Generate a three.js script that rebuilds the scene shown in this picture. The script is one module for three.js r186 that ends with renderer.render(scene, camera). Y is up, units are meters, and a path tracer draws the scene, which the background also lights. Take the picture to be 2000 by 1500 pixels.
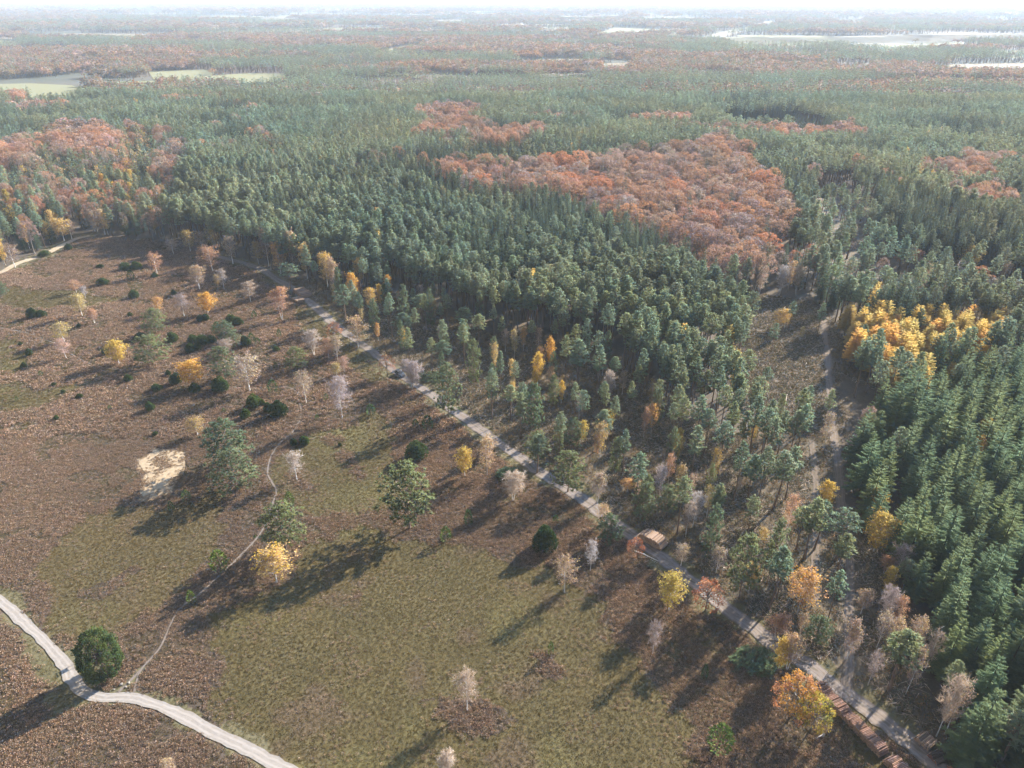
import * as THREE from 'three';
import { Sky } from 'three/addons/objects/Sky.js';
import { mergeGeometries } from 'three/addons/utils/BufferGeometryUtils.js';

// ---------------------------------------------------------------- camera, sky, sun, exposure
const scene = new THREE.Scene();
const camera = new THREE.PerspectiveCamera(56.8, 4 / 3, 0.5, 80000);
camera.position.set(0, 110, 0);                       // a drone over a heath, metres
camera.rotation.order = 'YXZ';
camera.rotation.set(-28.45 * Math.PI / 180, 0, 0.25 * Math.PI / 180);

const SUN = new THREE.Vector3(0.647, 0.438, -0.624).normalize();   // low autumn sun, ahead and to the right
const sky = new Sky();
sky.scale.setScalar(30000);
sky.material.uniforms.sunPosition.value.copy(SUN);
sky.material.uniforms.turbidity.value = 8;
sky.material.uniforms.rayleigh.value = 0.6;
sky.material.uniforms.mieCoefficient.value = 0.005;
sky.material.uniforms.mieDirectionalG.value = 0.8;
sky.name = 'sky'; sky.userData.kind = 'structure';
scene.add(sky);
scene.environmentIntensity = 0.13;
const sun = new THREE.DirectionalLight(new THREE.Color(1.0, 0.86, 0.67), 5);
sun.position.copy(SUN).multiplyScalar(600); sun.name = 'sun';
sun.castShadow = true; sun.shadow.mapSize.set(4096, 4096);
Object.assign(sun.shadow.camera, { left: -420, right: 420, top: 420, bottom: -420, near: 10, far: 1600 });
sun.target.position.set(0, 0, -260);
sun.position.add(sun.target.position);
scene.add(sun, sun.target);
scene.fog = new THREE.FogExp2(new THREE.Color(0.72, 0.86, 1.0), 0.00012);
const renderer = new THREE.WebGLRenderer();
renderer.toneMapping = THREE.LinearToneMapping;
renderer.toneMappingExposure = 4.6;
renderer.shadowMap.enabled = true;

// ---------------------------------------------------------------- survey of the place, metres (x to the right, z away from the viewer is negative)
const TRACK = [[-145.7,-332.7],[-134.9,-326.7],[-119.2,-315.8],[-105.1,-300.2],[-92.0,-285.2],[-78.7,-266.5],[-69.2,-251.7],[-56.1,-235.0],[-44.2,-218.9],[-33.6,-205.2],[-24.1,-193.7],[-15.3,-182.9],[-7.3,-172.9],[0.1,-163.8],[6.9,-154.9],[13.3,-147.7],[19.2,-141.0],[24.6,-133.6],[29.7,-127.0],[34.4,-120.4],[38.8,-114.6],[42.8,-108.4],[46.6,-103.2],[50.4,-98.9],[53.9,-94.3],[57.5,-90.3],[61.0,-85.7],[65.2,-80.1],[69.4,-73.3],[73.0,-67.9],[76.7,-61.0]];
const SANDPATH = [[-133.6,-125.5],[-117.1,-114.9],[-105.7,-107.4],[-98.5,-102.6],[-90.2,-97.1],[-84.9,-93.0],[-81.0,-89.1],[-77.0,-86.0],[-73.0,-84.8],[-68.4,-84.8],[-63.3,-83.6],[-57.9,-81.5],[-52.5,-79.0],[-47.2,-76.5],[-42.1,-74.1],[-36.3,-71.5],[-28.8,-67.9],[-21.6,-63.5]];
const FOOTPATH = [[-67.8,-85.9],[-68.4,-87.8],[-68.8,-90.8],[-67.6,-95.5],[-68.0,-102.3],[-67.9,-105.6],[-65.7,-109.3],[-63.1,-115.7],[-60.7,-121.7],[-58.6,-129.5],[-58.8,-136.1],[-59.3,-142.1],[-59.6,-145.2],[-62.2,-149.6],[-64.2,-152.9],[-65.7,-161.3],[-65.0,-168.4],[-63.3,-173.0],[-62.9,-178.7],[-64.1,-186.1],[-66.7,-192.3],[-68.7,-197.3],[-72.5,-200.3],[-82.1,-199.5],[-90.7,-200.5],[-100.6,-204.9],[-114.0,-208.8],[-121.3,-209.8],[-132.5,-211.9],[-143.1,-215.6],[-154.3,-223.4],[-167.3,-233.5],[-181.3,-241.4],[-191.3,-245.0],[-209.2,-251.6]];
const SPUR = [[-70.6,-85.9],[-69.9,-87.6],[-69.4,-89.2],[-68.8,-90.8]];
const EDGEPATH = [[-236.8,-282.9],[-233.5,-301.2],[-232.4,-306.6],[-231.8,-320.9],[-227.9,-330.8],[-227.2,-340.4],[-226.9,-351.3],[-226.0,-359.2],[-222.2,-364.7]];
const RIDE = [[123.2,-260.3],[113.1,-231.1],[104.8,-207.5],[98.7,-190.6],[94.4,-178.5],[90.3,-165.0],[85.4,-150.6],[81.7,-140.0],[78.1,-128.6],[73.3,-115.3],[69.1,-105.1],[64.1,-93.6],[60.9,-87.3]];
const SKID = [[85.3,-170.2],[79.8,-152.9],[74.0,-136.0],[68.2,-121.6],[62.6,-107.8]];
const HEATH = [[-251.4,-245.3],[-234.7,-279.9],[-231.5,-305.3],[-227.9,-330.8],[-225.0,-357.4],[-206.6,-363.1],[-184.8,-356.3],[-165.6,-347.9],[-142.6,-334.3],[-119.2,-315.8],[-105.1,-300.2],[-92.0,-285.2],[-78.7,-266.5],[-69.2,-251.7],[-56.1,-235.0],[-44.2,-218.9],[-33.6,-205.2],[-24.1,-193.7],[-15.3,-182.9],[-7.3,-172.9],[0.1,-163.8],[6.9,-154.9],[13.3,-147.7],[19.2,-141.0],[24.6,-133.6],[29.7,-127.0],[34.4,-120.4],[38.8,-114.6],[42.8,-108.4],[46.6,-103.2],[50.4,-98.9],[53.9,-94.3],[57.5,-90.3],[61.0,-85.7],[65.2,-80.1],[69.4,-73.3],[73.0,-67.9],[76.7,-61.0],[28.9,-53.2],[-120.6,-52.6]];
const MOSS = [[[-48.0,-125.7],[-41.8,-129.6],[-36.2,-131.5],[-28.6,-129.3],[-23.6,-127.9],[-14.9,-123.1],[-4.5,-123.7],[7.0,-120.9],[11.2,-114.9],[16.3,-109.7],[19.8,-103.4],[24.5,-93.3],[27.3,-87.7],[29.7,-81.4],[32.0,-75.6],[32.4,-66.9],[-25.3,-66.7],[-36.8,-73.4],[-46.9,-78.0],[-51.6,-83.5],[-52.7,-89.5],[-55.8,-92.9],[-60.4,-97.8],[-61.6,-104.3],[-57.9,-107.1],[-51.9,-111.5],[-44.4,-116.1]],[[-58.6,-171.7],[-51.8,-174.0],[-45.5,-179.7],[-43.9,-187.8],[-39.5,-184.8],[-31.5,-171.9],[-31.8,-159.1],[-26.4,-149.8],[-30.3,-140.2],[-39.5,-135.6],[-48.9,-133.7],[-55.6,-140.1],[-59.3,-146.3],[-62.8,-152.9],[-62.2,-163.8]],[[-104.4,-134.4],[-92.8,-141.2],[-82.1,-139.9],[-74.6,-147.3],[-70.0,-137.0],[-66.5,-124.2],[-66.1,-117.6],[-69.2,-111.4],[-71.6,-107.0],[-77.0,-102.9],[-80.5,-99.6],[-85.9,-100.2],[-93.2,-104.1],[-101.2,-114.2],[-104.3,-125.6]],[[55.1,-84.6],[58.7,-84.6],[63.7,-72.1],[66.8,-63.9],[55.1,-63.9],[54.8,-74.8]],[[-92.9,-273.0],[-82.4,-264.9],[-54.2,-225.3],[-40.7,-208.0],[-43.5,-204.4],[-63.2,-225.2],[-79.8,-247.2]],[[-232.1,-292.2],[-207.3,-288.1],[-176.4,-283.6],[-160.0,-272.2],[-182.0,-266.4],[-207.3,-267.2]],[[-199.1,-236.7],[-184.2,-236.8],[-169.1,-224.1],[-167.2,-212.3],[-177.7,-204.9]],[[-174.0,-194.7],[-153.6,-198.2],[-136.8,-203.5],[-141.5,-188.5],[-159.4,-182.2]]];
const ISLES = [[[-14.7,-86.4],[-12.0,-87.0],[-8.5,-86.4],[-3.4,-85.1],[-1.4,-82.2],[-3.7,-79.0],[-8.1,-79.4],[-11.6,-82.2]],[[-52.7,-171.8],[-48.5,-169.1],[-45.4,-161.4],[-40.1,-152.0],[-42.6,-150.8],[-48.2,-161.4],[-52.9,-166.4]],[[-57.8,-153.0],[-54.2,-154.6],[-50.3,-145.3],[-51.4,-143.6],[-54.6,-148.5]],[[-89.7,-111.3],[-85.5,-115.9],[-83.2,-118.2],[-82.1,-111.3],[-86.7,-107.6]],[[-33.2,-110.4],[-30.5,-108.7],[-29.4,-107.0],[-31.7,-108.0]],[[4.9,-95.6],[7.2,-96.9],[9.8,-93.9],[8.4,-91.7],[6.0,-93.2]]];
const SAND = [[-100.5,-158.3],[-98.6,-162.8],[-92.7,-164.6],[-89.5,-161.3],[-86.3,-152.1],[-87.0,-145.5],[-90.0,-142.3],[-93.9,-144.4],[-94.2,-147.1],[-95.4,-152.0],[-98.3,-155.0]];
const SANDISLE = [[-96.4,-157.1],[-96.6,-160.8],[-94.2,-161.8],[-90.8,-159.6],[-90.3,-155.8],[-93.0,-154.6]];
const LARCH = [[114.5,-238.1],[123.6,-243.1],[135.3,-244.2],[145.6,-238.4],[160.2,-248.6],[169.8,-243.6],[165.6,-227.0],[157.5,-216.2],[144.7,-216.1],[130.6,-200.4],[124.4,-189.2],[117.5,-191.5],[115.4,-204.0],[107.9,-213.7]];
const FIR = [[97.5,-182.8],[108.2,-185.1],[119.1,-183.0],[135.2,-205.1],[150.5,-211.9],[184.5,-222.7],[196.0,-195.4],[164.7,-121.1],[102.9,-56.0],[74.1,-55.9],[74.3,-67.8],[72.6,-77.7],[74.0,-84.9],[75.1,-91.8],[75.1,-98.0],[78.8,-112.3],[83.8,-127.7],[85.5,-141.8],[91.6,-163.7]];
const CLEAR = [[88.5,-269.5],[106.6,-284.0],[119.8,-278.3],[127.7,-270.0],[115.7,-231.2],[96.4,-178.5],[84.6,-178.5],[72.5,-178.4],[76.1,-207.3]];
const BELT = [[-107.3,-311.7],[-80.4,-301.8],[-52.3,-283.3],[-31.1,-266.5],[-7.8,-244.2],[11.1,-234.4],[23.5,-226.0],[42.3,-207.7],[51.1,-184.6],[65.8,-176.0],[86.1,-182.8],[98.4,-182.9],[86.1,-148.4],[75.3,-120.0],[61.4,-85.7],[57.5,-90.3],[50.4,-98.9],[42.8,-108.4],[34.4,-120.4],[24.6,-133.6],[13.3,-147.7],[0.1,-163.8],[-15.3,-182.9],[-33.6,-205.2],[-56.1,-235.0],[-78.7,-266.5]];
const GROVE = [[48.9,-173.9],[64.5,-171.3],[81.8,-172.8],[78.1,-156.3],[71.2,-146.2],[62.7,-146.1],[53.4,-150.4],[44.3,-158.5],[41.8,-167.2]];
const VERGE = [[105.5,-200.5],[98.5,-173.0],[91.1,-148.5],[85.3,-126.9],[80.4,-107.9],[77.3,-92.5],[75.3,-79.6],[76.6,-67.1],[82.4,-58.1],[76.9,-62.4],[73.3,-71.3],[67.8,-80.6],[62.6,-87.3],[69.9,-105.1],[78.9,-128.6],[90.3,-160.0]];
const BEECH = [[-53.9,-476.6],[-35.4,-498.7],[-0.7,-481.3],[34.4,-506.0],[71.4,-520.7],[104.8,-546.9],[136.5,-570.6],[172.8,-596.4],[174.9,-523.2],[159.3,-436.7],[145.1,-372.9],[135.3,-324.0],[124.4,-285.2],[100.0,-281.4],[81.7,-283.2],[68.7,-314.5],[57.0,-345.5],[45.7,-380.1],[22.4,-403.9],[-3.4,-412.5],[-30.9,-429.9]];
const BEECHEDGE = [[105.7,-303.5],[143.9,-340.3],[128.1,-279.9],[115.0,-250.7],[105.3,-256.0],[98.1,-264.4],[94.6,-273.3]];
const SPRUCESTRIP = [[-101.5,-481.0],[-72.7,-518.7],[-47.3,-442.2],[-31.3,-435.2],[-3.5,-417.7],[22.7,-409.1],[46.2,-384.0],[57.6,-348.4],[69.3,-316.6],[80.0,-284.0],[98.1,-280.9],[93.4,-265.0],[77.2,-272.2],[56.9,-297.8],[41.9,-321.1],[14.9,-352.6],[-14.3,-387.5],[-45.2,-420.9],[-77.6,-456.8]];
const SPRUCERIGHT = [[196.5,-437.5],[226.9,-423.9],[240.8,-374.6],[280.2,-354.3],[276.3,-287.3],[214.8,-246.7],[199.3,-272.9],[183.6,-293.1],[174.5,-324.6],[184.1,-373.6]];
const OPENRIDE = [[197.6,-472.4],[224.1,-488.0],[201.2,-397.0],[191.3,-340.3],[208.0,-324.6],[224.2,-296.6],[244.5,-278.3],[217.7,-241.4],[179.6,-241.0],[187.5,-260.9],[157.1,-260.5],[135.0,-265.7],[133.6,-282.9],[150.7,-339.7],[159.8,-385.8]];
const MIXEDLEFT = [[-414.4,-493.5],[-391.2,-565.5],[-405.7,-628.9],[-375.5,-653.0],[-341.7,-675.8],[-236.0,-516.4],[-196.0,-420.4],[-172.3,-342.6],[-178.7,-324.7],[-200.1,-316.1],[-222.5,-300.2],[-250.7,-278.9]];
const BEECHLEFT = [[[-387.9,-537.4],[-376.0,-566.7],[-335.6,-518.2],[-312.2,-473.1],[-334.3,-456.4]],[[-370.3,-583.6],[-391.1,-657.5],[-336.9,-629.6],[-304.6,-568.5],[-296.4,-519.1],[-321.4,-518.5]],[[-254.7,-521.5],[-248.8,-542.0],[-224.8,-503.2],[-205.3,-446.0],[-221.1,-453.2]]];
const FAROPEN = [[204.1,-734.4],[244.9,-770.9],[288.7,-761.3],[300.0,-710.9],[273.1,-665.4],[201.8,-672.0]];
const FIELDS = [[[[-772.0,-1086.6],[-699.1,-1110.6],[-626.2,-1085.8],[-513.9,-961.3],[-528.9,-901.1],[-621.9,-868.2]],0],[[[-543.3,-808.5],[-563.1,-924.8],[-536.7,-995.5],[-511.3,-974.0],[-491.2,-822.9],[-523.1,-784.9]],1],[[[-615.7,-1135.8],[-540.5,-1154.1],[-508.2,-1118.6],[-472.1,-1005.0],[-544.3,-1014.6]],0],[[[-616.3,-1304.7],[-537.8,-1348.3],[-505.1,-1319.9],[-465.5,-1163.3],[-534.1,-1143.9]],0],[[[-488.1,-1229.0],[-445.3,-1284.5],[-375.5,-1278.6],[-339.1,-1113.8],[-412.4,-1081.1]],0],[[[-428.8,-1121.9],[-338.7,-1147.7],[-301.0,-1120.1],[-350.7,-1003.6]],0],[[[-1537.2,-2288.3],[-1404.7,-2241.9],[-1229.4,-1938.3],[-1313.5,-1931.7]],0],[[[-328.8,-1778.7],[-288.0,-2074.5],[-212.4,-2285.0],[-218.2,-2079.7],[-248.2,-1784.4],[-283.0,-1676.5]],0],[[[277.2,-2765.5],[450.5,-3548.8],[648.8,-3387.2],[806.1,-3405.7],[591.5,-2798.5],[277.5,-2565.7]],0],[[[595.1,-2559.6],[873.3,-3244.3],[1369.7,-4288.8],[1344.3,-4027.3],[981.6,-3256.5],[583.9,-2387.8]],2],[[[780.2,-2096.3],[1052.7,-2722.1],[1409.7,-2917.4],[1820.5,-3142.2],[2036.2,-2979.4],[1681.1,-2453.7],[1295.3,-2357.3],[1004.4,-2217.8]],2],[[[850.6,-1533.6],[1112.0,-1599.8],[909.0,-1301.0],[755.4,-1303.1]],1],[[[1177.5,-1943.9],[1407.8,-2041.3],[1203.0,-1740.0],[1063.8,-1698.1]],0],[[[167.6,-1521.6],[249.4,-1564.9],[199.0,-1357.0],[156.1,-1333.5]],1],[[[-2.9,-1591.1],[142.6,-1642.2],[130.6,-1445.4],[16.1,-1415.0]],1],[[[608.7,-1496.2],[700.6,-1525.5],[624.6,-1357.8],[565.3,-1344.2]],0],[[[-662.6,-2992.3],[-556.7,-3554.1],[-506.4,-3368.5],[-595.1,-2851.3]],1],[[[-4587.1,-9121.8],[-4024.6,-8843.2],[-3394.7,-7350.4],[-3789.6,-7578.4]],2],[[[-3300.1,-9351.8],[-2925.1,-9490.9],[-2122.0,-6802.4],[-2430.3,-7003.5]],2],[[[-2117.0,-5387.7],[-2009.9,-5492.4],[-1794.1,-4883.3],[-1870.7,-4797.9]],2],[[[-1560.7,-6047.8],[-1110.2,-5170.8],[-1074.2,-4883.8],[-1504.2,-5684.6]],2],[[[-471.6,-4501.9],[-279.0,-4427.6],[-249.1,-3757.0],[-368.2,-3739.8]],2],[[[-2029.4,-4697.0],[-1642.7,-4894.5],[-1476.6,-4314.4],[-1770.4,-4156.8]],1],[[[1985.7,-5018.7],[2416.5,-5490.7],[2014.3,-4571.0],[1811.9,-4432.8]],2],[[[3320.4,-7147.3],[3918.0,-7796.1],[3008.7,-6015.7],[2707.0,-5779.9]],2],[[[264.6,-11285.4],[952.9,-10929.3],[735.4,-9093.5],[280.6,-9401.2]],1],[[[1940.9,-8521.4],[3530.7,-9767.4],[2793.0,-7857.9],[1705.1,-7278.0]],1]];
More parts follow.
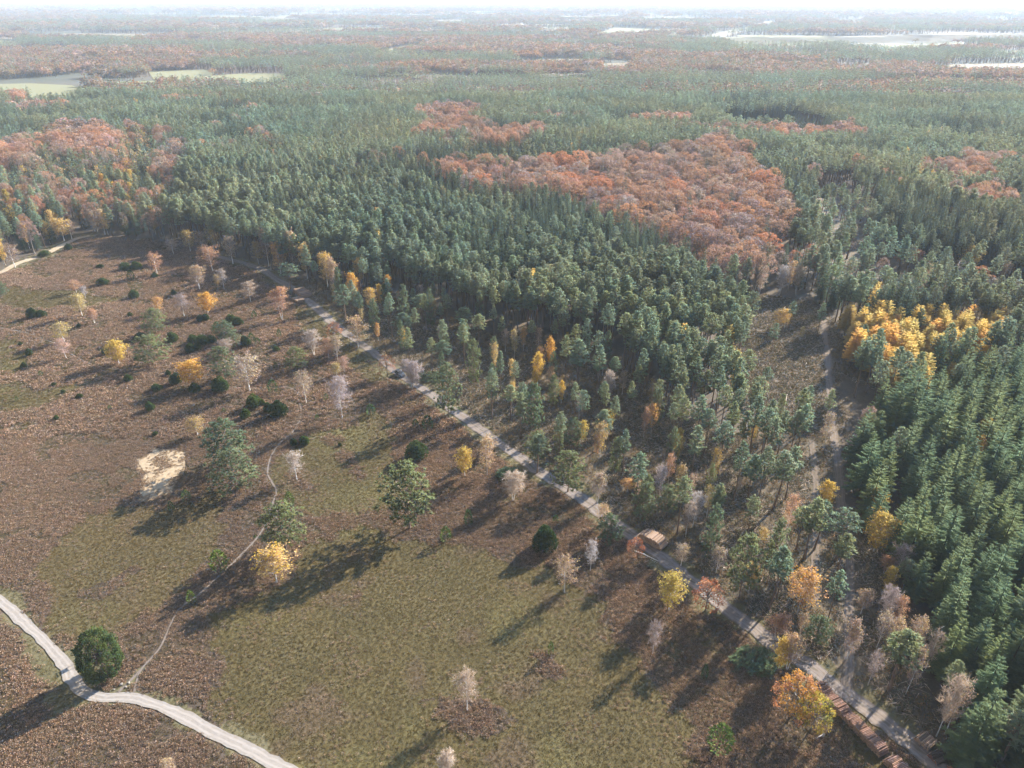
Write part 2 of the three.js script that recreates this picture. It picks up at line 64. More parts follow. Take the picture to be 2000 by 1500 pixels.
const TREES = [["birchP",-160.7,-306.2,11.0,6.4,"pale orange birch standing alone near the upper heath, above a low juniper"],["birchP",-137.0,-309.9,12.3,8.8,"broad orange birch at the top of the heath beside the forest edge path"],["birchB",-165.3,-334.8,7.9,6.5,"bare grey birch against the dark forest edge at the top of the heath"],["birchP",-134.2,-287.1,11.4,7.2,"thin pale yellow birch below the broad orange birch on the upper heath"],["birchB",-123.5,-286.7,10.1,4.8,"leafless white birch with a small yellow neighbour on the upper heath"],["birchY",-127.5,-290.3,5.8,3.1,"small yellow birch touching the leafless white birch on the upper heath"],["birchB",-107.8,-273.4,9.3,5.4,"leafless grey birch between the upper heath birches and the track"],["birchP",-89.6,-254.9,14.1,6.7,"tall pale birch at the track, near the far log stack, yellow low down"],["birchP",-184.7,-282.9,5.9,5.2,"pinkish yellow birch at the left, uppermost of a short row of birches"],["birchB",-177.4,-276.5,5.6,2.8,"small bare white birch just below the pinkish birch in the left row"],["birchY",-169.0,-257.6,9.4,5.4,"slender yellow birch in the middle of the short birch row at left"],["birchP",-160.4,-250.7,6.3,3.9,"half bare birch with white stem at the lower end of the left row"],["birchY",-162.7,-233.9,8.1,5.7,"golden birch standing over the footpath at the far left of the heath"],["birchB",-154.7,-220.6,7.8,4.8,"leafless white birch directly below the golden birch by the left footpath"],["birchG",-134.2,-216.1,9.0,7.3,"golden birch with domed crown beside the footpath, left of the wide pine"],["birchY",-139.5,-260.5,7.4,4.4,"small yellow birch right above the heath pine with the ragged top"],["birchB",-129.0,-258.0,9.8,6.4,"wide leafless grey birch between a small yellow birch and a golden twin birch"],["birchG",-120.7,-260.7,9.1,6.9,"golden twin crowned birch at the centre of the upper heath"],["openpine",-132.3,-241.0,10.4,7.9,"ragged topped pine on the heath above the footpath"],["openpine",-122.2,-215.8,10.9,9.7,"wide spreading pine beside the footpath, right of a golden birch"],["openpine",-103.8,-234.1,8.3,6.7,"pine with a juniper thicket at its foot in the middle of the heath"],["openpine",-99.2,-229.0,6.0,4.7,"low bushy pine leaning against a taller pine in mid heath"],["birchB",-100.0,-223.6,6.3,4.8,"bare pinkish birch rising behind the narrow pine in mid heath"],["openpine",-93.8,-205.0,12.4,7.6,"narrow tall pine between the rich yellow tree and the big pink birch"],["birchP",-83.6,-198.1,13.6,9.2,"big pinkish orange birch over the footpath bend in mid heath"],["birchG",-102.9,-200.7,9.4,7.5,"rich yellow dense round birch beside the footpath in mid heath"],["openpine",-72.5,-213.2,8.4,6.5,"young pine with light green crown between footpath and track"],["birchB",-69.3,-223.5,10.4,5.2,"tall leafless pink birch, left one of the group near the track"],["birchP",-63.6,-221.1,8.8,4.2,"pink orange birch with two stems in the group near the track"],["birchP",-60.2,-219.6,10.1,4.2,"orange tinted birch at the right of the group near the track"],["birchB",-56.1,-210.8,6.3,3.1,"small bare birch below the group near the track"],["birchY",-57.9,-207.5,5.3,3.0,"small yellow birch under the group near the track"],["birchP",-63.5,-189.8,12.1,5.3,"pinkish birch at the sharp bend of the footpath"],["birchB",-50.5,-180.8,15.0,6.9,"large bare twiggy birch on the grass edge right of the footpath bend"],["birchY",-89.8,-171.2,6.1,4.9,"sparse golden birch alone above the sandy patch"],["openpine",-76.0,-157.5,14.0,10.3,"tall pine right of the sandy patch, the upper of two"],["openpine",-69.9,-145.8,12.0,10.3,"lower of the two pines right of the sandy patch"],["birchB",-55.9,-150.3,9.1,4.7,"bare pink birch with several stems on a heather islet in the grass"],["birchY",-50.2,-113.3,9.7,7.1,"pale golden birch with white trunk below the pine on the footpath"],["openpine",-51.0,-123.6,12.7,8.7,"green pine beside the footpath above the pale golden birch"],["openpine",-24.0,-131.2,18.2,10.6,"largest single heath pine, broad crown, casting a long shadow on the grass"],["birchG",-12.2,-152.2,9.3,4.4,"bright yellow birch on dark heather left of the track"],["birchP",-6.4,-152.9,12.3,4.8,"tall pink orange birch right of the bright yellow birch"],["birchB",0.4,-141.9,9.5,5.0,"leafless grey birch near the track below a pile of green brush"],["birchP",11.3,-110.8,10.6,4.5,"orange brown birch with white trunk at the corner of the big grass patch"],["birchB",17.3,-117.3,9.1,2.7,"small leafless birch right of the dark juniper"],["birchB",-7.7,-82.5,10.1,3.9,"white leafless birch alone on a heather islet in the big grass patch"],["birchB",-10.1,-70.8,5.9,2.6,"leafless birch top at the lower edge of the picture"],["birchB",27.1,-94.8,9.2,3.0,"pinkish bare birch at the right rim of the big grass patch"],["birchG",32.4,-106.0,10.7,4.5,"dense golden birch beside the track opposite the mixed wood"],["birchP",-54.9,-70.6,3.7,2.5,"orange crown top at the lower left edge of the picture"],["redoak",39.9,-106.0,7.9,5.4,"russet orange young oak beside the track, right of the golden birch"],["maple",49.2,-81.7,10.0,6.5,"large orange and yellow maple beside the long log stack"],["maple",51.5,-79.1,8.8,4.8,"yellow green maple in front of the orange one by the log stack"],["birchG",50.0,-91.6,8.1,3.4,"golden birch rising from the brush pile at the track"],["birchP",51.6,-91.4,9.9,3.8,"pinkish golden birch at the track, right beside the brush pile"],["yew",-74.8,-89.6,10.4,8.5,"big dark green rounded conifer at the fork of the sandy path"],["pine",-63.6,-251.7,16.1,5.8,"slim pine right of the track with a long bare trunk"],["pine",-95.5,-287.0,11.9,7.8,"pine at the track just above the far log stack"],["pine",-39.7,-235.2,11.5,6.7,"pine with forked bare trunk at the front of the mixed belt"],["pine",-34.8,-254.5,10.8,7.9,"broad pine in the mixed belt before the dense stand"],["pine",-17.6,-241.3,11.1,6.0,"pine with flat crown standing clear before the dense stand"],["pine",-11.8,-230.7,12.9,4.4,"slim pine beside the flat crowned one before the dense stand"],["pine",-22.9,-209.6,12.6,4.7,"pine with kinked trunk in the belt right of the parked car"],["pine",20.9,-201.5,16.6,6.2,"pear shaped pine standing forward of the dense stand"],["birchG",8.3,-202.4,12.3,3.8,"bright yellow heart shaped birch in the mixed belt"],["openpine",-19.1,-182.2,18.7,6.3,"two tiered pine leaning over the track below the parked car"],["openpine",6.3,-175.0,15.7,5.8,"leafy pine with low branches in the mixed belt"],["pine",-0.4,-180.9,11.5,4.8,"pine with golden birch leaves round its trunk in the belt"],["openpine",6.5,-159.4,9.3,6.0,"low dense pine right at the track edge"],["pine",6.7,-153.9,12.0,5.1,"pine leaning over the track, green rounded crown"],["openpine",16.7,-166.7,9.4,5.4,"bushy pine in the belt above the roadside pines"],["pine",24.9,-165.8,12.6,4.8,"pine with bare lower trunk in the belt"],["openpine",14.3,-145.8,12.5,7.2,"bright green pine with twisted trunk at the track edge"],["openpine",22.5,-125.8,8.6,5.1,"dense low pine at the track beside the log stack"],["birchP",21.3,-141.2,9.0,4.0,"orange birch on the forest side of the track"],["birchP",21.7,-132.8,6.3,3.4,"pink orange birch over the track near the log stack"],["redoak",27.8,-121.7,5.3,3.2,"orange leaved young oak over the track in front of the log stack"],["birchY",29.6,-145.9,4.0,3.4,"small bright yellow birch among the belt pines"],["openpine",31.3,-133.4,12.3,4.8,"conical pine in the belt behind the log stack"],["openpine",37.5,-135.8,9.9,3.9,"pointed light green pine in the belt behind the log stack"],["birchB",42.9,-132.0,11.1,4.3,"leafless grey birch in the brash strewn belt"],["birchY",47.2,-135.8,9.9,2.4,"thin yellow birch beside the leafless one in the belt"],["pine",57.9,-139.3,15.9,4.2,"leftmost of four tall pines in a row on the brash"],["pine",60.8,-139.7,18.0,4.7,"second of the four tall pines in a row on the brash"],["pine",63.9,-138.5,17.6,5.4,"third of the four tall pines on the brash, broadest crown"],["pine",68.6,-142.8,15.9,4.5,"rightmost of four tall pines in a row on the brash"],["pine",64.8,-123.8,12.7,3.9,"left pine of the tight trio beside the skid trail"],["pine",65.6,-121.3,17.0,4.5,"middle pine of the tight trio beside the skid trail"],["pine",68.8,-124.5,13.8,4.3,"right pine of the tight trio beside the skid trail"],["pine",72.2,-120.8,14.4,5.1,"pine left of the forest ride, upper of two with orange stems"],["pine",70.0,-114.2,13.3,4.1,"pine left of the forest ride, lower of two with orange stems"],["birchG",77.5,-140.6,7.5,4.1,"golden birch left of the forest ride"],["birchG",87.8,-137.1,7.6,4.7,"golden birch right of the ride before the fir plantation"],["birchG",82.2,-123.9,11.7,5.9,"large golden orange birch at the edge of the fir plantation"],["birchP",81.5,-116.9,5.1,3.3,"small orange topped birch under the large golden one"],["birchG",78.4,-110.1,8.5,2.8,"small bright golden birch among bare birches by the ride"],["birchB",83.1,-115.3,10.0,4.4,"leafless dark birch leaning towards the fir plantation"],["birchP",71.3,-105.2,7.0,3.5,"half bare birch with yellow top close to the ride"],["birchB",74.7,-103.1,10.4,3.0,"bare grey birch in the thicket by the ride"],["birchP",76.1,-101.1,9.7,2.4,"thin birch with an orange tip in the thicket by the ride"],["birchP",70.7,-96.6,10.2,2.9,"orange topped thin birch right of the ride"],["birchP",73.0,-96.0,9.1,3.5,"rounded orange birch in front of the green pine by the track"],["birchP",63.7,-93.8,10.5,3.2,"slender white stemmed birch at the mouth of the ride"],["birchB",65.3,-88.1,9.1,2.8,"bare curved white birch at the track near the ride mouth"],["birchP",79.0,-98.5,5.0,3.4,"small orange birch against the dark firs"],["birchP",71.4,-86.3,12.5,2.5,"tall white stemmed birch with orange top right of the green pine"],["pine",68.8,-87.0,14.6,5.8,"rounded green pine right of the track near the ride mouth"],["birchB",72.5,-77.9,15.6,3.9,"left stem of the bare birch trio above the small log stack"],["birchP",74.2,-78.3,13.9,3.4,"middle stem of the bare birch trio above the small log stack"],["leanbirch",73.7,-77.4,7.6,3.4,"right stem of the birch trio, leaning far over to the right"],["pine",79.5,-72.2,13.9,5.5,"pine with reddish trunk in the lower right corner"],["pine",76.5,-83.6,11.8,3.0,"small pine behind the bare birch trio"],["openpine",59.4,-98.2,6.5,4.5,"young light green pine between track and ride"],["openpine",47.7,-109.4,17.2,5.8,"tall green pine beside the track, left of two"],["pine",52.9,-106.3,17.1,4.5,"tall green pine beside the track, right of two"],["birchY",58.3,-105.1,12.3,5.9,"big pale golden birch between track and skid trail"],["birchY",50.2,-111.1,8.4,3.8,"golden birch between the two green pines by the track"],["birchP",56.9,-99.4,6.3,2.4,"small golden birch in front of the big pale golden one"],["birchP",51.8,-98.4,6.9,4.2,"low pinkish birch thicket at the track"],["birchY",57.6,-126.3,4.8,2.3,"tiny yellow birch on the brash"],["birchP",44.6,-116.7,8.0,3.3,"pinkish birch at the track right of the log stack"],["birchP",37.5,-119.0,6.3,3.4,"pink brown birch just right of the log stack"],["birchY",101.3,-249.1,7.8,4.3,"left golden birch standing in the felled clearing"],["birchY",103.7,-248.2,8.4,4.3,"right golden birch standing in the felled clearing"],["birchG",210.8,-314.4,12.7,8.5,"tall yellow poplar shaped birch in the open ride"],["redoak",186.9,-321.3,9.4,11.0,"russet oak in the open ride below the dark spruces"],["redoak",202.9,-294.4,9.4,9.8,"orange brown oak below the yellow poplar shaped birch"],["redoak",-65.2,-238.1,6.6,4.5,"small red leaved oak at the left edge of the track"],["redoak",-41.2,-208.0,7.9,4.7,"red leaved oak at the track above the parked car"],["birchP",-55.0,-229.4,12.9,7.2,"pale pink bare birch leaning over the track above the red oak"],["birchB",-32.0,-199.3,11.0,6.2,"grey bare birch beside the track opposite the parked car"],["openpine",-214.1,-279.0,6.6,5.6,"pine at the left edge of the picture"],["birchY",-158.6,-338.1,11.5,6.0,"orange or yellow birch in the fringe where forest meets the upper heath"],["birchP",-150.5,-334.2,11.9,6.4,"orange or yellow birch in the fringe where forest meets the upper heath"],["birchY",-147.6,-339.9,12.8,6.0,"orange or yellow birch in the fringe where forest meets the upper heath"],["birchP",-131.6,-320.7,14.8,6.7,"orange or yellow birch in the fringe where forest meets the upper heath"],["birchY",-119.6,-320.9,11.1,5.7,"orange or yellow birch in the fringe where forest meets the upper heath"],["birchP",-113.7,-317.3,19.4,6.1,"orange or yellow birch in the fringe where forest meets the upper heath"],["birchY",-105.2,-306.9,15.5,6.0,"orange or yellow birch in the fringe where forest meets the upper heath"],["birchP",-99.9,-310.4,21.4,6.0,"orange or yellow birch in the fringe where forest meets the upper heath"],["birchY",-91.5,-300.4,17.5,5.4,"orange or yellow birch in the fringe where forest meets the upper heath"],["birchY",-79.9,-289.6,16.5,5.7,"orange or yellow birch in the fringe where forest meets the upper heath"],["birchP",-74.6,-280.7,17.2,5.1,"orange or yellow birch in the fringe where forest meets the upper heath"],["birchG",-65.3,-272.2,13.7,4.6,"orange or yellow birch in the fringe where forest meets the upper heath"],["birchY",-65.5,-289.8,14.2,4.8,"orange or yellow birch in the fringe where forest meets the upper heath"],["birchP",-215.1,-366.7,14.4,8.0,"orange or yellow birch in the fringe where forest meets the upper heath"],["birchP",-223.4,-372.2,11.5,8.2,"orange or yellow birch in the fringe where forest meets the upper heath"],["birchY",-230.6,-355.6,12.0,8.4,"orange or yellow birch in the fringe where forest meets the upper heath"],["birchP",-230.2,-314.4,11.4,7.1,"orange or yellow birch in the fringe where forest meets the upper heath"],["birchP",-228.6,-359.2,10.2,6.9,"orange or yellow birch in the fringe where forest meets the upper heath"],["birchY",-55.7,-262.5,10.8,4.5,"orange or yellow birch in the fringe where forest meets the upper heath"]];
const JUNIPERS = [[-178.4,-292.3,4.68,3.29,1],[-168.9,-298.6,3.18,4.57,0],[-177.9,-311.6,4.94,3.86,0],[-173.5,-312.9,4.95,3.87,0],[-157.6,-277.3,4.11,3.57,0],[-187.0,-255.6,3.49,4.51,1],[-184.4,-256.5,3.5,3.02,1],[-142.8,-281.0,2.11,2.4,0],[-136.1,-236.2,3.93,2.87,1],[-100.9,-256.6,1.96,3.02,0],[-120.5,-252.8,2.77,2.99,1],[-118.8,-253.7,2.43,3.0,1],[-108.0,-250.8,4.13,4.09,0],[-105.0,-250.0,3.43,3.34,0],[-85.8,-238.3,1.65,3.61,0],[-83.5,-226.9,2.54,2.11,0],[-123.3,-234.0,3.9,4.27,0],[-115.6,-233.3,3.9,3.56,0],[-111.7,-231.8,4.52,4.25,0],[-109.2,-233.8,3.25,3.21,0],[-113.6,-225.9,3.16,3.49,0],[-111.9,-227.4,2.54,2.81,0],[-96.0,-231.3,3.22,4.24,0],[-93.7,-232.0,2.59,4.95,0],[-91.8,-232.1,1.94,2.84,0],[-110.3,-242.8,2.68,4.37,1],[-168.5,-222.5,2.19,2.77,0],[-155.5,-207.2,1.48,2.0,0],[-165.0,-213.6,1.82,2.03,0],[-142.4,-223.5,2.51,2.78,1],[-129.7,-219.0,1.54,1.72,0],[-113.9,-208.2,1.78,2.01,1],[-108.9,-202.6,3.49,3.94,0],[-125.1,-203.7,2.33,2.64,0],[-100.7,-197.3,3.42,3.24,0],[-92.7,-198.0,5.14,5.17,0],[-113.0,-198.1,3.43,2.28,0],[-79.8,-213.4,1.51,2.37,1],[-75.7,-196.6,3.12,4.83,1],[-109.4,-185.5,2.72,3.13,0],[-78.8,-187.6,4.11,4.71,2],[-76.7,-188.7,1.93,2.22,2],[-79.4,-181.3,2.67,3.4,2],[-73.7,-185.2,2.71,3.13,1],[-69.9,-182.6,4.83,5.57,1],[-57.8,-191.9,1.39,2.56,0],[-57.8,-180.2,1.17,1.86,0],[-61.1,-166.9,2.01,2.09,1],[-58.4,-168.3,2.52,2.09,1],[-134.9,-179.8,1.49,1.55,2],[-135.0,-192.7,1.96,1.6,0],[-142.0,-195.8,1.25,1.29,0],[-121.9,-185.6,1.09,1.57,0],[-102.0,-171.4,1.43,1.21,0],[-153.3,-190.7,0.83,1.78,0],[-86.9,-184.3,1.08,1.57,0],[-164.6,-247.2,1.36,1.48,0],[-150.0,-257.4,1.76,1.9,0],[-159.9,-301.6,2.8,2.52,0],[-176.6,-230.6,1.42,1.28,0],[-147.6,-200.6,1.44,1.18,0],[-48.1,-166.3,1.0,1.19,0],[-190.9,-314.5,2.9,1.73,1],[-219.6,-340.3,3.1,3.64,1],[-226.5,-331.5,5.2,2.69,0],[-63.7,-117.3,3.81,5.4,3],[-65.8,-107.3,1.8,3.71,3],[-54.5,-139.5,2.27,4.38,2],[-80.8,-141.5,2.29,3.16,0],[-82.7,-137.3,1.5,3.12,0],[-61.1,-166.9,1.86,2.04,2],[-58.1,-167.4,2.59,2.39,2],[-25.9,-160.6,5.58,5.64,0],[-10.2,-132.8,1.95,4.6,0],[-15.1,-126.9,2.6,4.22,2],[7.6,-124.6,5.36,7.0,1],[7.6,-94.6,1.17,3.6,2],[35.6,-89.3,1.22,3.96,0],[34.8,-75.4,4.1,6.05,2],[-24.4,-175.3,3.27,4.86,1],[-28.1,-176.4,1.79,2.8,1],[-42.3,-183.2,2.77,3.91,0],[10.6,-133.7,1.47,2.17,1]];
const STACKS = [{"a":[55.7,-88.1],"b":[61.9,-74.1],"len":2.1,"rows":7,"dia":0.23,"tone":0},{"a":[62.2,-73.7],"b":[65.9,-65.1],"len":2.3,"rows":7,"dia":0.23,"tone":0},{"a":[69.3,-77.9],"b":[70.8,-75.5],"len":2.6,"rows":6,"dia":0.26,"tone":1},{"a":[71.2,-75.2],"b":[72.0,-73.2],"len":4.6,"rows":4,"dia":0.2,"tone":2},{"a":[73.4,-73.2],"b":[74.9,-69.4],"len":4.8,"rows":7,"dia":0.24,"tone":2},{"a":[30.1,-129.4],"b":[35.0,-124.8],"len":3.0,"rows":9,"dia":0.24,"tone":1},{"a":[-91.7,-285.8],"b":[-85.8,-278.2],"len":4.5,"rows":9,"dia":0.24,"tone":1},{"a":[-90.6,-277.0],"b":[-86.6,-273.0],"len":3.5,"rows":4,"dia":0.24,"tone":1}];
const BRUSH = [[46.9,-93.7,5.2,1.6],[0.1,-153.4,4.2,1.4],[-25.1,-207.4,6.0,1.6]];
const CAR = [[-38.9,-210.9],[-35.4,-206.6]];
const FALLEN = [[[28.0,-123.6],[32.4,-119.3]],[[85.1,-221.4],[89.9,-222.6]],[[87.4,-197.0],[81.8,-183.7]],[[81.3,-197.9],[80.6,-193.0]],[[115.7,-265.5],[123.4,-261.9]],[[116.5,-253.2],[123.2,-258.3]],[[115.4,-249.3],[122.8,-255.3]],[[104.5,-226.8],[111.8,-234.6]],[[49.0,-143.5],[57.9,-151.6]],[[47.6,-141.8],[55.6,-148.7]],[[36.8,-147.0],[44.7,-153.7]],[[57.9,-135.9],[63.7,-140.9]]];
const SIGN = [-80.3,-92.8];
const STONE = [[-75.6,-84.8],[-70.9,-87.5],[-69.7,-87.8],[-69.8,-86.9],[-71.7,-86.4]];
const SNAG = [53.1,-77.8];
const STEM = [57.7,-89.3];

// ---------------------------------------------------------------- helpers
function mulberry(a) { return () => { a |= 0; a = a + 0x6D2B79F5 | 0; let t = Math.imul(a ^ a >>> 15, 1 | a); t = t + Math.imul(t ^ t >>> 7, 61 | t) ^ t; return ((t ^ t >>> 14) >>> 0) / 4294967296; }; }
let rnd = mulberry(7);
const R = (a, b) => a + (b - a) * rnd();
const pick = (a) => a[Math.floor(rnd() * a.length)];
const V = (x, y, z) => new THREE.Vector3(x, y, z);
const TAU = Math.PI * 2;
const clamp = (x, a = 0, b = 1) => Math.min(b, Math.max(a, x));
const smooth = (a, b, x) => { const t = clamp((x - a) / (b - a)); return t * t * (3 - 2 * t); };
const NS = 256, NT = new Float32Array(NS * NS); { const r = mulberry(99); for (let i = 0; i < NT.length; i++) NT[i] = r(); }
function noise(x, y) {
  const xi = Math.floor(x), yi = Math.floor(y), fx = x - xi, fy = y - yi, u = fx * fx * (3 - 2 * fx), v = fy * fy * (3 - 2 * fy);
  const a = xi & 255, b = (xi + 1) & 255, c = (yi & 255) << 8, d = ((yi + 1) & 255) << 8;
  return (NT[c + a] * (1 - u) + NT[c + b] * u) * (1 - v) + (NT[d + a] * (1 - u) + NT[d + b] * u) * v;
}
const fbm = (x, y, o = 4) => { let s = 0, a = 0.5, n = 0; for (let i = 0; i < o; i++) { s += a * noise(x, y); n += a; a *= 0.5; x = x * 2.03 + 17.1; y = y * 2.03 + 5.3; } return s / n; };
function inPoly(p, x, y) { let c = false; for (let i = 0, j = p.length - 1; i < p.length; j = i++) { const a = p[i], b = p[j]; if ((a[1] > y) !== (b[1] > y) && x < (b[0] - a[0]) * (y - a[1]) / (b[1] - a[1]) + a[0]) c = !c; } return c; }
function lineDist(l, x, z) { let m = 1e9; for (let i = 1; i < l.length; i++) { const [ax, az] = l[i - 1], [bx, bz] = l[i], dx = bx - ax, dz = bz - az, t = clamp(((x - ax) * dx + (z - az) * dz) / (dx * dx + dz * dz)); m = Math.min(m, Math.hypot(x - ax - dx * t, z - az - dz * t)); } return m; }
// a raster of the ground in zones
class Raster {
  constructor(x0, z0, w, h, step) { Object.assign(this, { x0, z0, step, nx: Math.ceil(w / step), nz: Math.ceil(h / step) }); this.d = new Uint8Array(this.nx * this.nz); }
  fill(poly, v) {
    for (let k = 0; k < this.nz; k++) {
      const z = this.z0 + (k + 0.5) * this.step, xs = [];
      for (let i = 0, j = poly.length - 1; i < poly.length; j = i++) { const a = poly[i], b = poly[j]; if ((a[1] > z) !== (b[1] > z)) xs.push((b[0] - a[0]) * (z - a[1]) / (b[1] - a[1]) + a[0]); }
      xs.sort((p, q) => p - q);
      for (let i = 0; i + 1 < xs.length; i += 2) { const a = Math.max(0, Math.ceil((xs[i] - this.x0) / this.step - 0.5)), b = Math.min(this.nx - 1, Math.floor((xs[i + 1] - this.x0) / this.step - 0.5)); for (let c = a; c <= b; c++) this.d[k * this.nx + c] = v; }
    }
  }
  stroke(l, r, v) { for (let i = 1; i < l.length; i++) { const [ax, az] = l[i - 1], [bx, bz] = l[i], n = Math.ceil(Math.hypot(bx - ax, bz - az) / (this.step * 0.5)); for (let k = 0; k <= n; k++) { const x = ax + (bx - ax) * k / n, z = az + (bz - az) * k / n; for (let p = -r; p <= r; p += this.step * 0.6) for (let q = -r; q <= r; q += this.step * 0.6) if (p * p + q * q <= r * r) this.set(x + p, z + q, v); } } }
  set(x, z, v) { const i = Math.floor((x - this.x0) / this.step), k = Math.floor((z - this.z0) / this.step); if (i >= 0 && k >= 0 && i < this.nx && k < this.nz) this.d[k * this.nx + i] = v; }
  at(x, z) { const i = Math.floor((x - this.x0) / this.step), k = Math.floor((z - this.z0) / this.step); return i >= 0 && k >= 0 && i < this.nx && k < this.nz ? this.d[k * this.nx + i] : 0; }
}
function curve(l, step = 1.5) { const c = new THREE.CatmullRomCurve3(l.map(([x, z]) => V(x, 0, z)), false, 'centripetal'); return c.getSpacedPoints(Math.ceil(c.getLength() / step)).map((p) => [p.x, p.z]); }
const TAN = 1000 / (750 / Math.tan(28.4 * Math.PI / 180));
const fwd = V(0, 0, -1).applyEuler(camera.rotation);
function seen(x, z, margin = 0, h = 10) { const dx = x, dy = h - 110, dz = z, c = dx * fwd.x + dy * fwd.y + dz * fwd.z; return c > 0 && Math.abs(dx) < c * TAN + margin && z < -66 + margin * 0.4; }
const used = {};
const numbered = (n) => { const k = used[n] = (used[n] ?? -1) + 1; return k ? `${n}_${String(k).padStart(3, '0')}` : n; };
function tag(o, label, category, group, kind) { if (label) o.userData.label = label; if (category) o.userData.category = category; if (group) o.userData.group = group; if (kind) o.userData.kind = kind; return o; }
function thing(name, label, category, x = 0, y = 0, z = 0, turn = 0, group) { const o = new THREE.Group(); o.name = numbered(name); o.position.set(x, y, z); o.rotation.y = turn; tag(o, label, category, group); scene.add(o); return o; }
function part(name, geo, mat, parent) { const m = new THREE.Mesh(geo, mat); m.name = name; m.castShadow = m.receiveShadow = true; parent.add(m); return m; }

// ---------------------------------------------------------------- materials
const leafMat = (r, g, b, t = 0.35) => new THREE.MeshPhysicalMaterial({ color: new THREE.Color().setRGB(r, g, b), vertexColors: true, roughness: 1, specularIntensity: 0.04, transmission: t, thickness: 0, side: THREE.DoubleSide });
const solid = (r, g, b, rough = 0.9, extra = {}) => new THREE.MeshStandardMaterial({ color: new THREE.Color().setRGB(r, g, b), roughness: rough, side: THREE.DoubleSide, ...extra });
const vcol = (rough = 0.95) => new THREE.MeshStandardMaterial({ vertexColors: true, roughness: rough, side: THREE.DoubleSide });
const barkMat = vcol();

// ---------------------------------------------------------------- a builder of triangles with colours
class Tri {
  constructor() { this.p = []; this.n = []; this.c = []; }
  face(a, b, c, n, col, soft = 0.5) {   // n: the way the clump faces, blended with the face's own normal
    const u = V().subVectors(b, a), v = V().subVectors(c, a), f = u.cross(v).normalize();
    if (f.dot(n) < 0) { [b, c] = [c, b]; f.negate(); }
    f.addScaledVector(n, soft).normalize();
    for (const q of [a, b, c]) { this.p.push(q.x, q.y, q.z); this.n.push(f.x, f.y, f.z); this.c.push(col[0], col[1], col[2]); }
  }
  // a tapered limb with k sides through points with radii
  limb(pts, rad, k, col, vary = 0.15) {
    const rings = pts.map((p, i) => {
      const d = V().subVectors(pts[Math.min(i + 1, pts.length - 1)], pts[Math.max(i - 1, 0)]).normalize();
      const s = Math.abs(d.y) > 0.9 ? V(1, 0, 0) : V(0, 1, 0), a = V().crossVectors(d, s).normalize(), b = V().crossVectors(d, a);
      return Array.from({ length: k }, (_, j) => p.clone().addScaledVector(a, Math.cos(j / k * TAU) * rad[i]).addScaledVector(b, Math.sin(j / k * TAU) * rad[i]));
    });
    for (let i = 0; i + 1 < pts.length; i++) for (let j = 0; j < k; j++) {
      const a = rings[i][j], b = rings[i][(j + 1) % k], c = rings[i + 1][(j + 1) % k], d = rings[i + 1][j];
      const n = V().addVectors(a, b).add(c).add(d).multiplyScalar(0.25).sub(V().addVectors(pts[i], pts[i + 1]).multiplyScalar(0.5)).normalize();
      const w = 1 + R(-vary, vary), cc = [col[0] * w, col[1] * w, col[2] * w];
      this.face(a, b, c, n, cc, 1); if (rad[i + 1] > 0.004) this.face(a, c, d, n, cc, 1);
    }
  }
  // a leaf or blade: from a along d, length l, width w
  blade(a, d, l, w, n, col, diamond = true) {
    const s = V(R(-1, 1), R(-1, 1), R(-1, 1)).cross(d).normalize().multiplyScalar(w / 2), m = a.clone().addScaledVector(d, l * 0.45), t = a.clone().addScaledVector(d, l);
    const p = m.clone().add(s), q = m.clone().sub(s);
    if (diamond) { this.face(a, p, q, n, col); this.face(p, t, q, n, col); } else this.face(a.clone().add(s), a.clone().sub(s), t, n, col);
  }
  geo() { const g = new THREE.BufferGeometry(); g.setAttribute('position', new THREE.Float32BufferAttribute(this.p, 3)); g.setAttribute('normal', new THREE.Float32BufferAttribute(this.n, 3)); g.setAttribute('color', new THREE.Float32BufferAttribute(this.c, 3)); return g; }
}
const tone = (c, v) => { const k = 1 + R(-v, v); return [c[0] * k * (1 + R(-0.06, 0.06)), c[1] * k, c[2] * k * (1 + R(-0.1, 0.1))]; };
const mixc = (a, b, t) => a.map((x, i) => x + (b[i] - x) * t);
const sph = () => { const u = R(-1, 1), a = R(0, TAU), s = Math.sqrt(1 - u * u); return V(s * Math.cos(a), u, s * Math.sin(a)); };

// base colours (linear)
const PINE = [0.235, 0.275, 0.17], PINEBARK = [0.17, 0.115, 0.08], FIRC = [0.09, 0.13, 0.068], SPRUCE = [0.05, 0.08, 0.052], LARCHC = [0.5, 0.36, 0.105];
const BIRCHBARK = [0.62, 0.59, 0.55], TWIG = [0.32, 0.245, 0.2], GOLD = [0.52, 0.37, 0.085], PALEGOLD = [0.5, 0.37, 0.17], PINKLEAF = [0.44, 0.30, 0.19], BEECHC = [0.36, 0.21, 0.132], BEECHBARE = [0.33, 0.24, 0.195], OAKRED = [0.33, 0.155, 0.08];
const JUN = [0.055, 0.09, 0.035], HEATHER = [0.335, 0.235, 0.162];

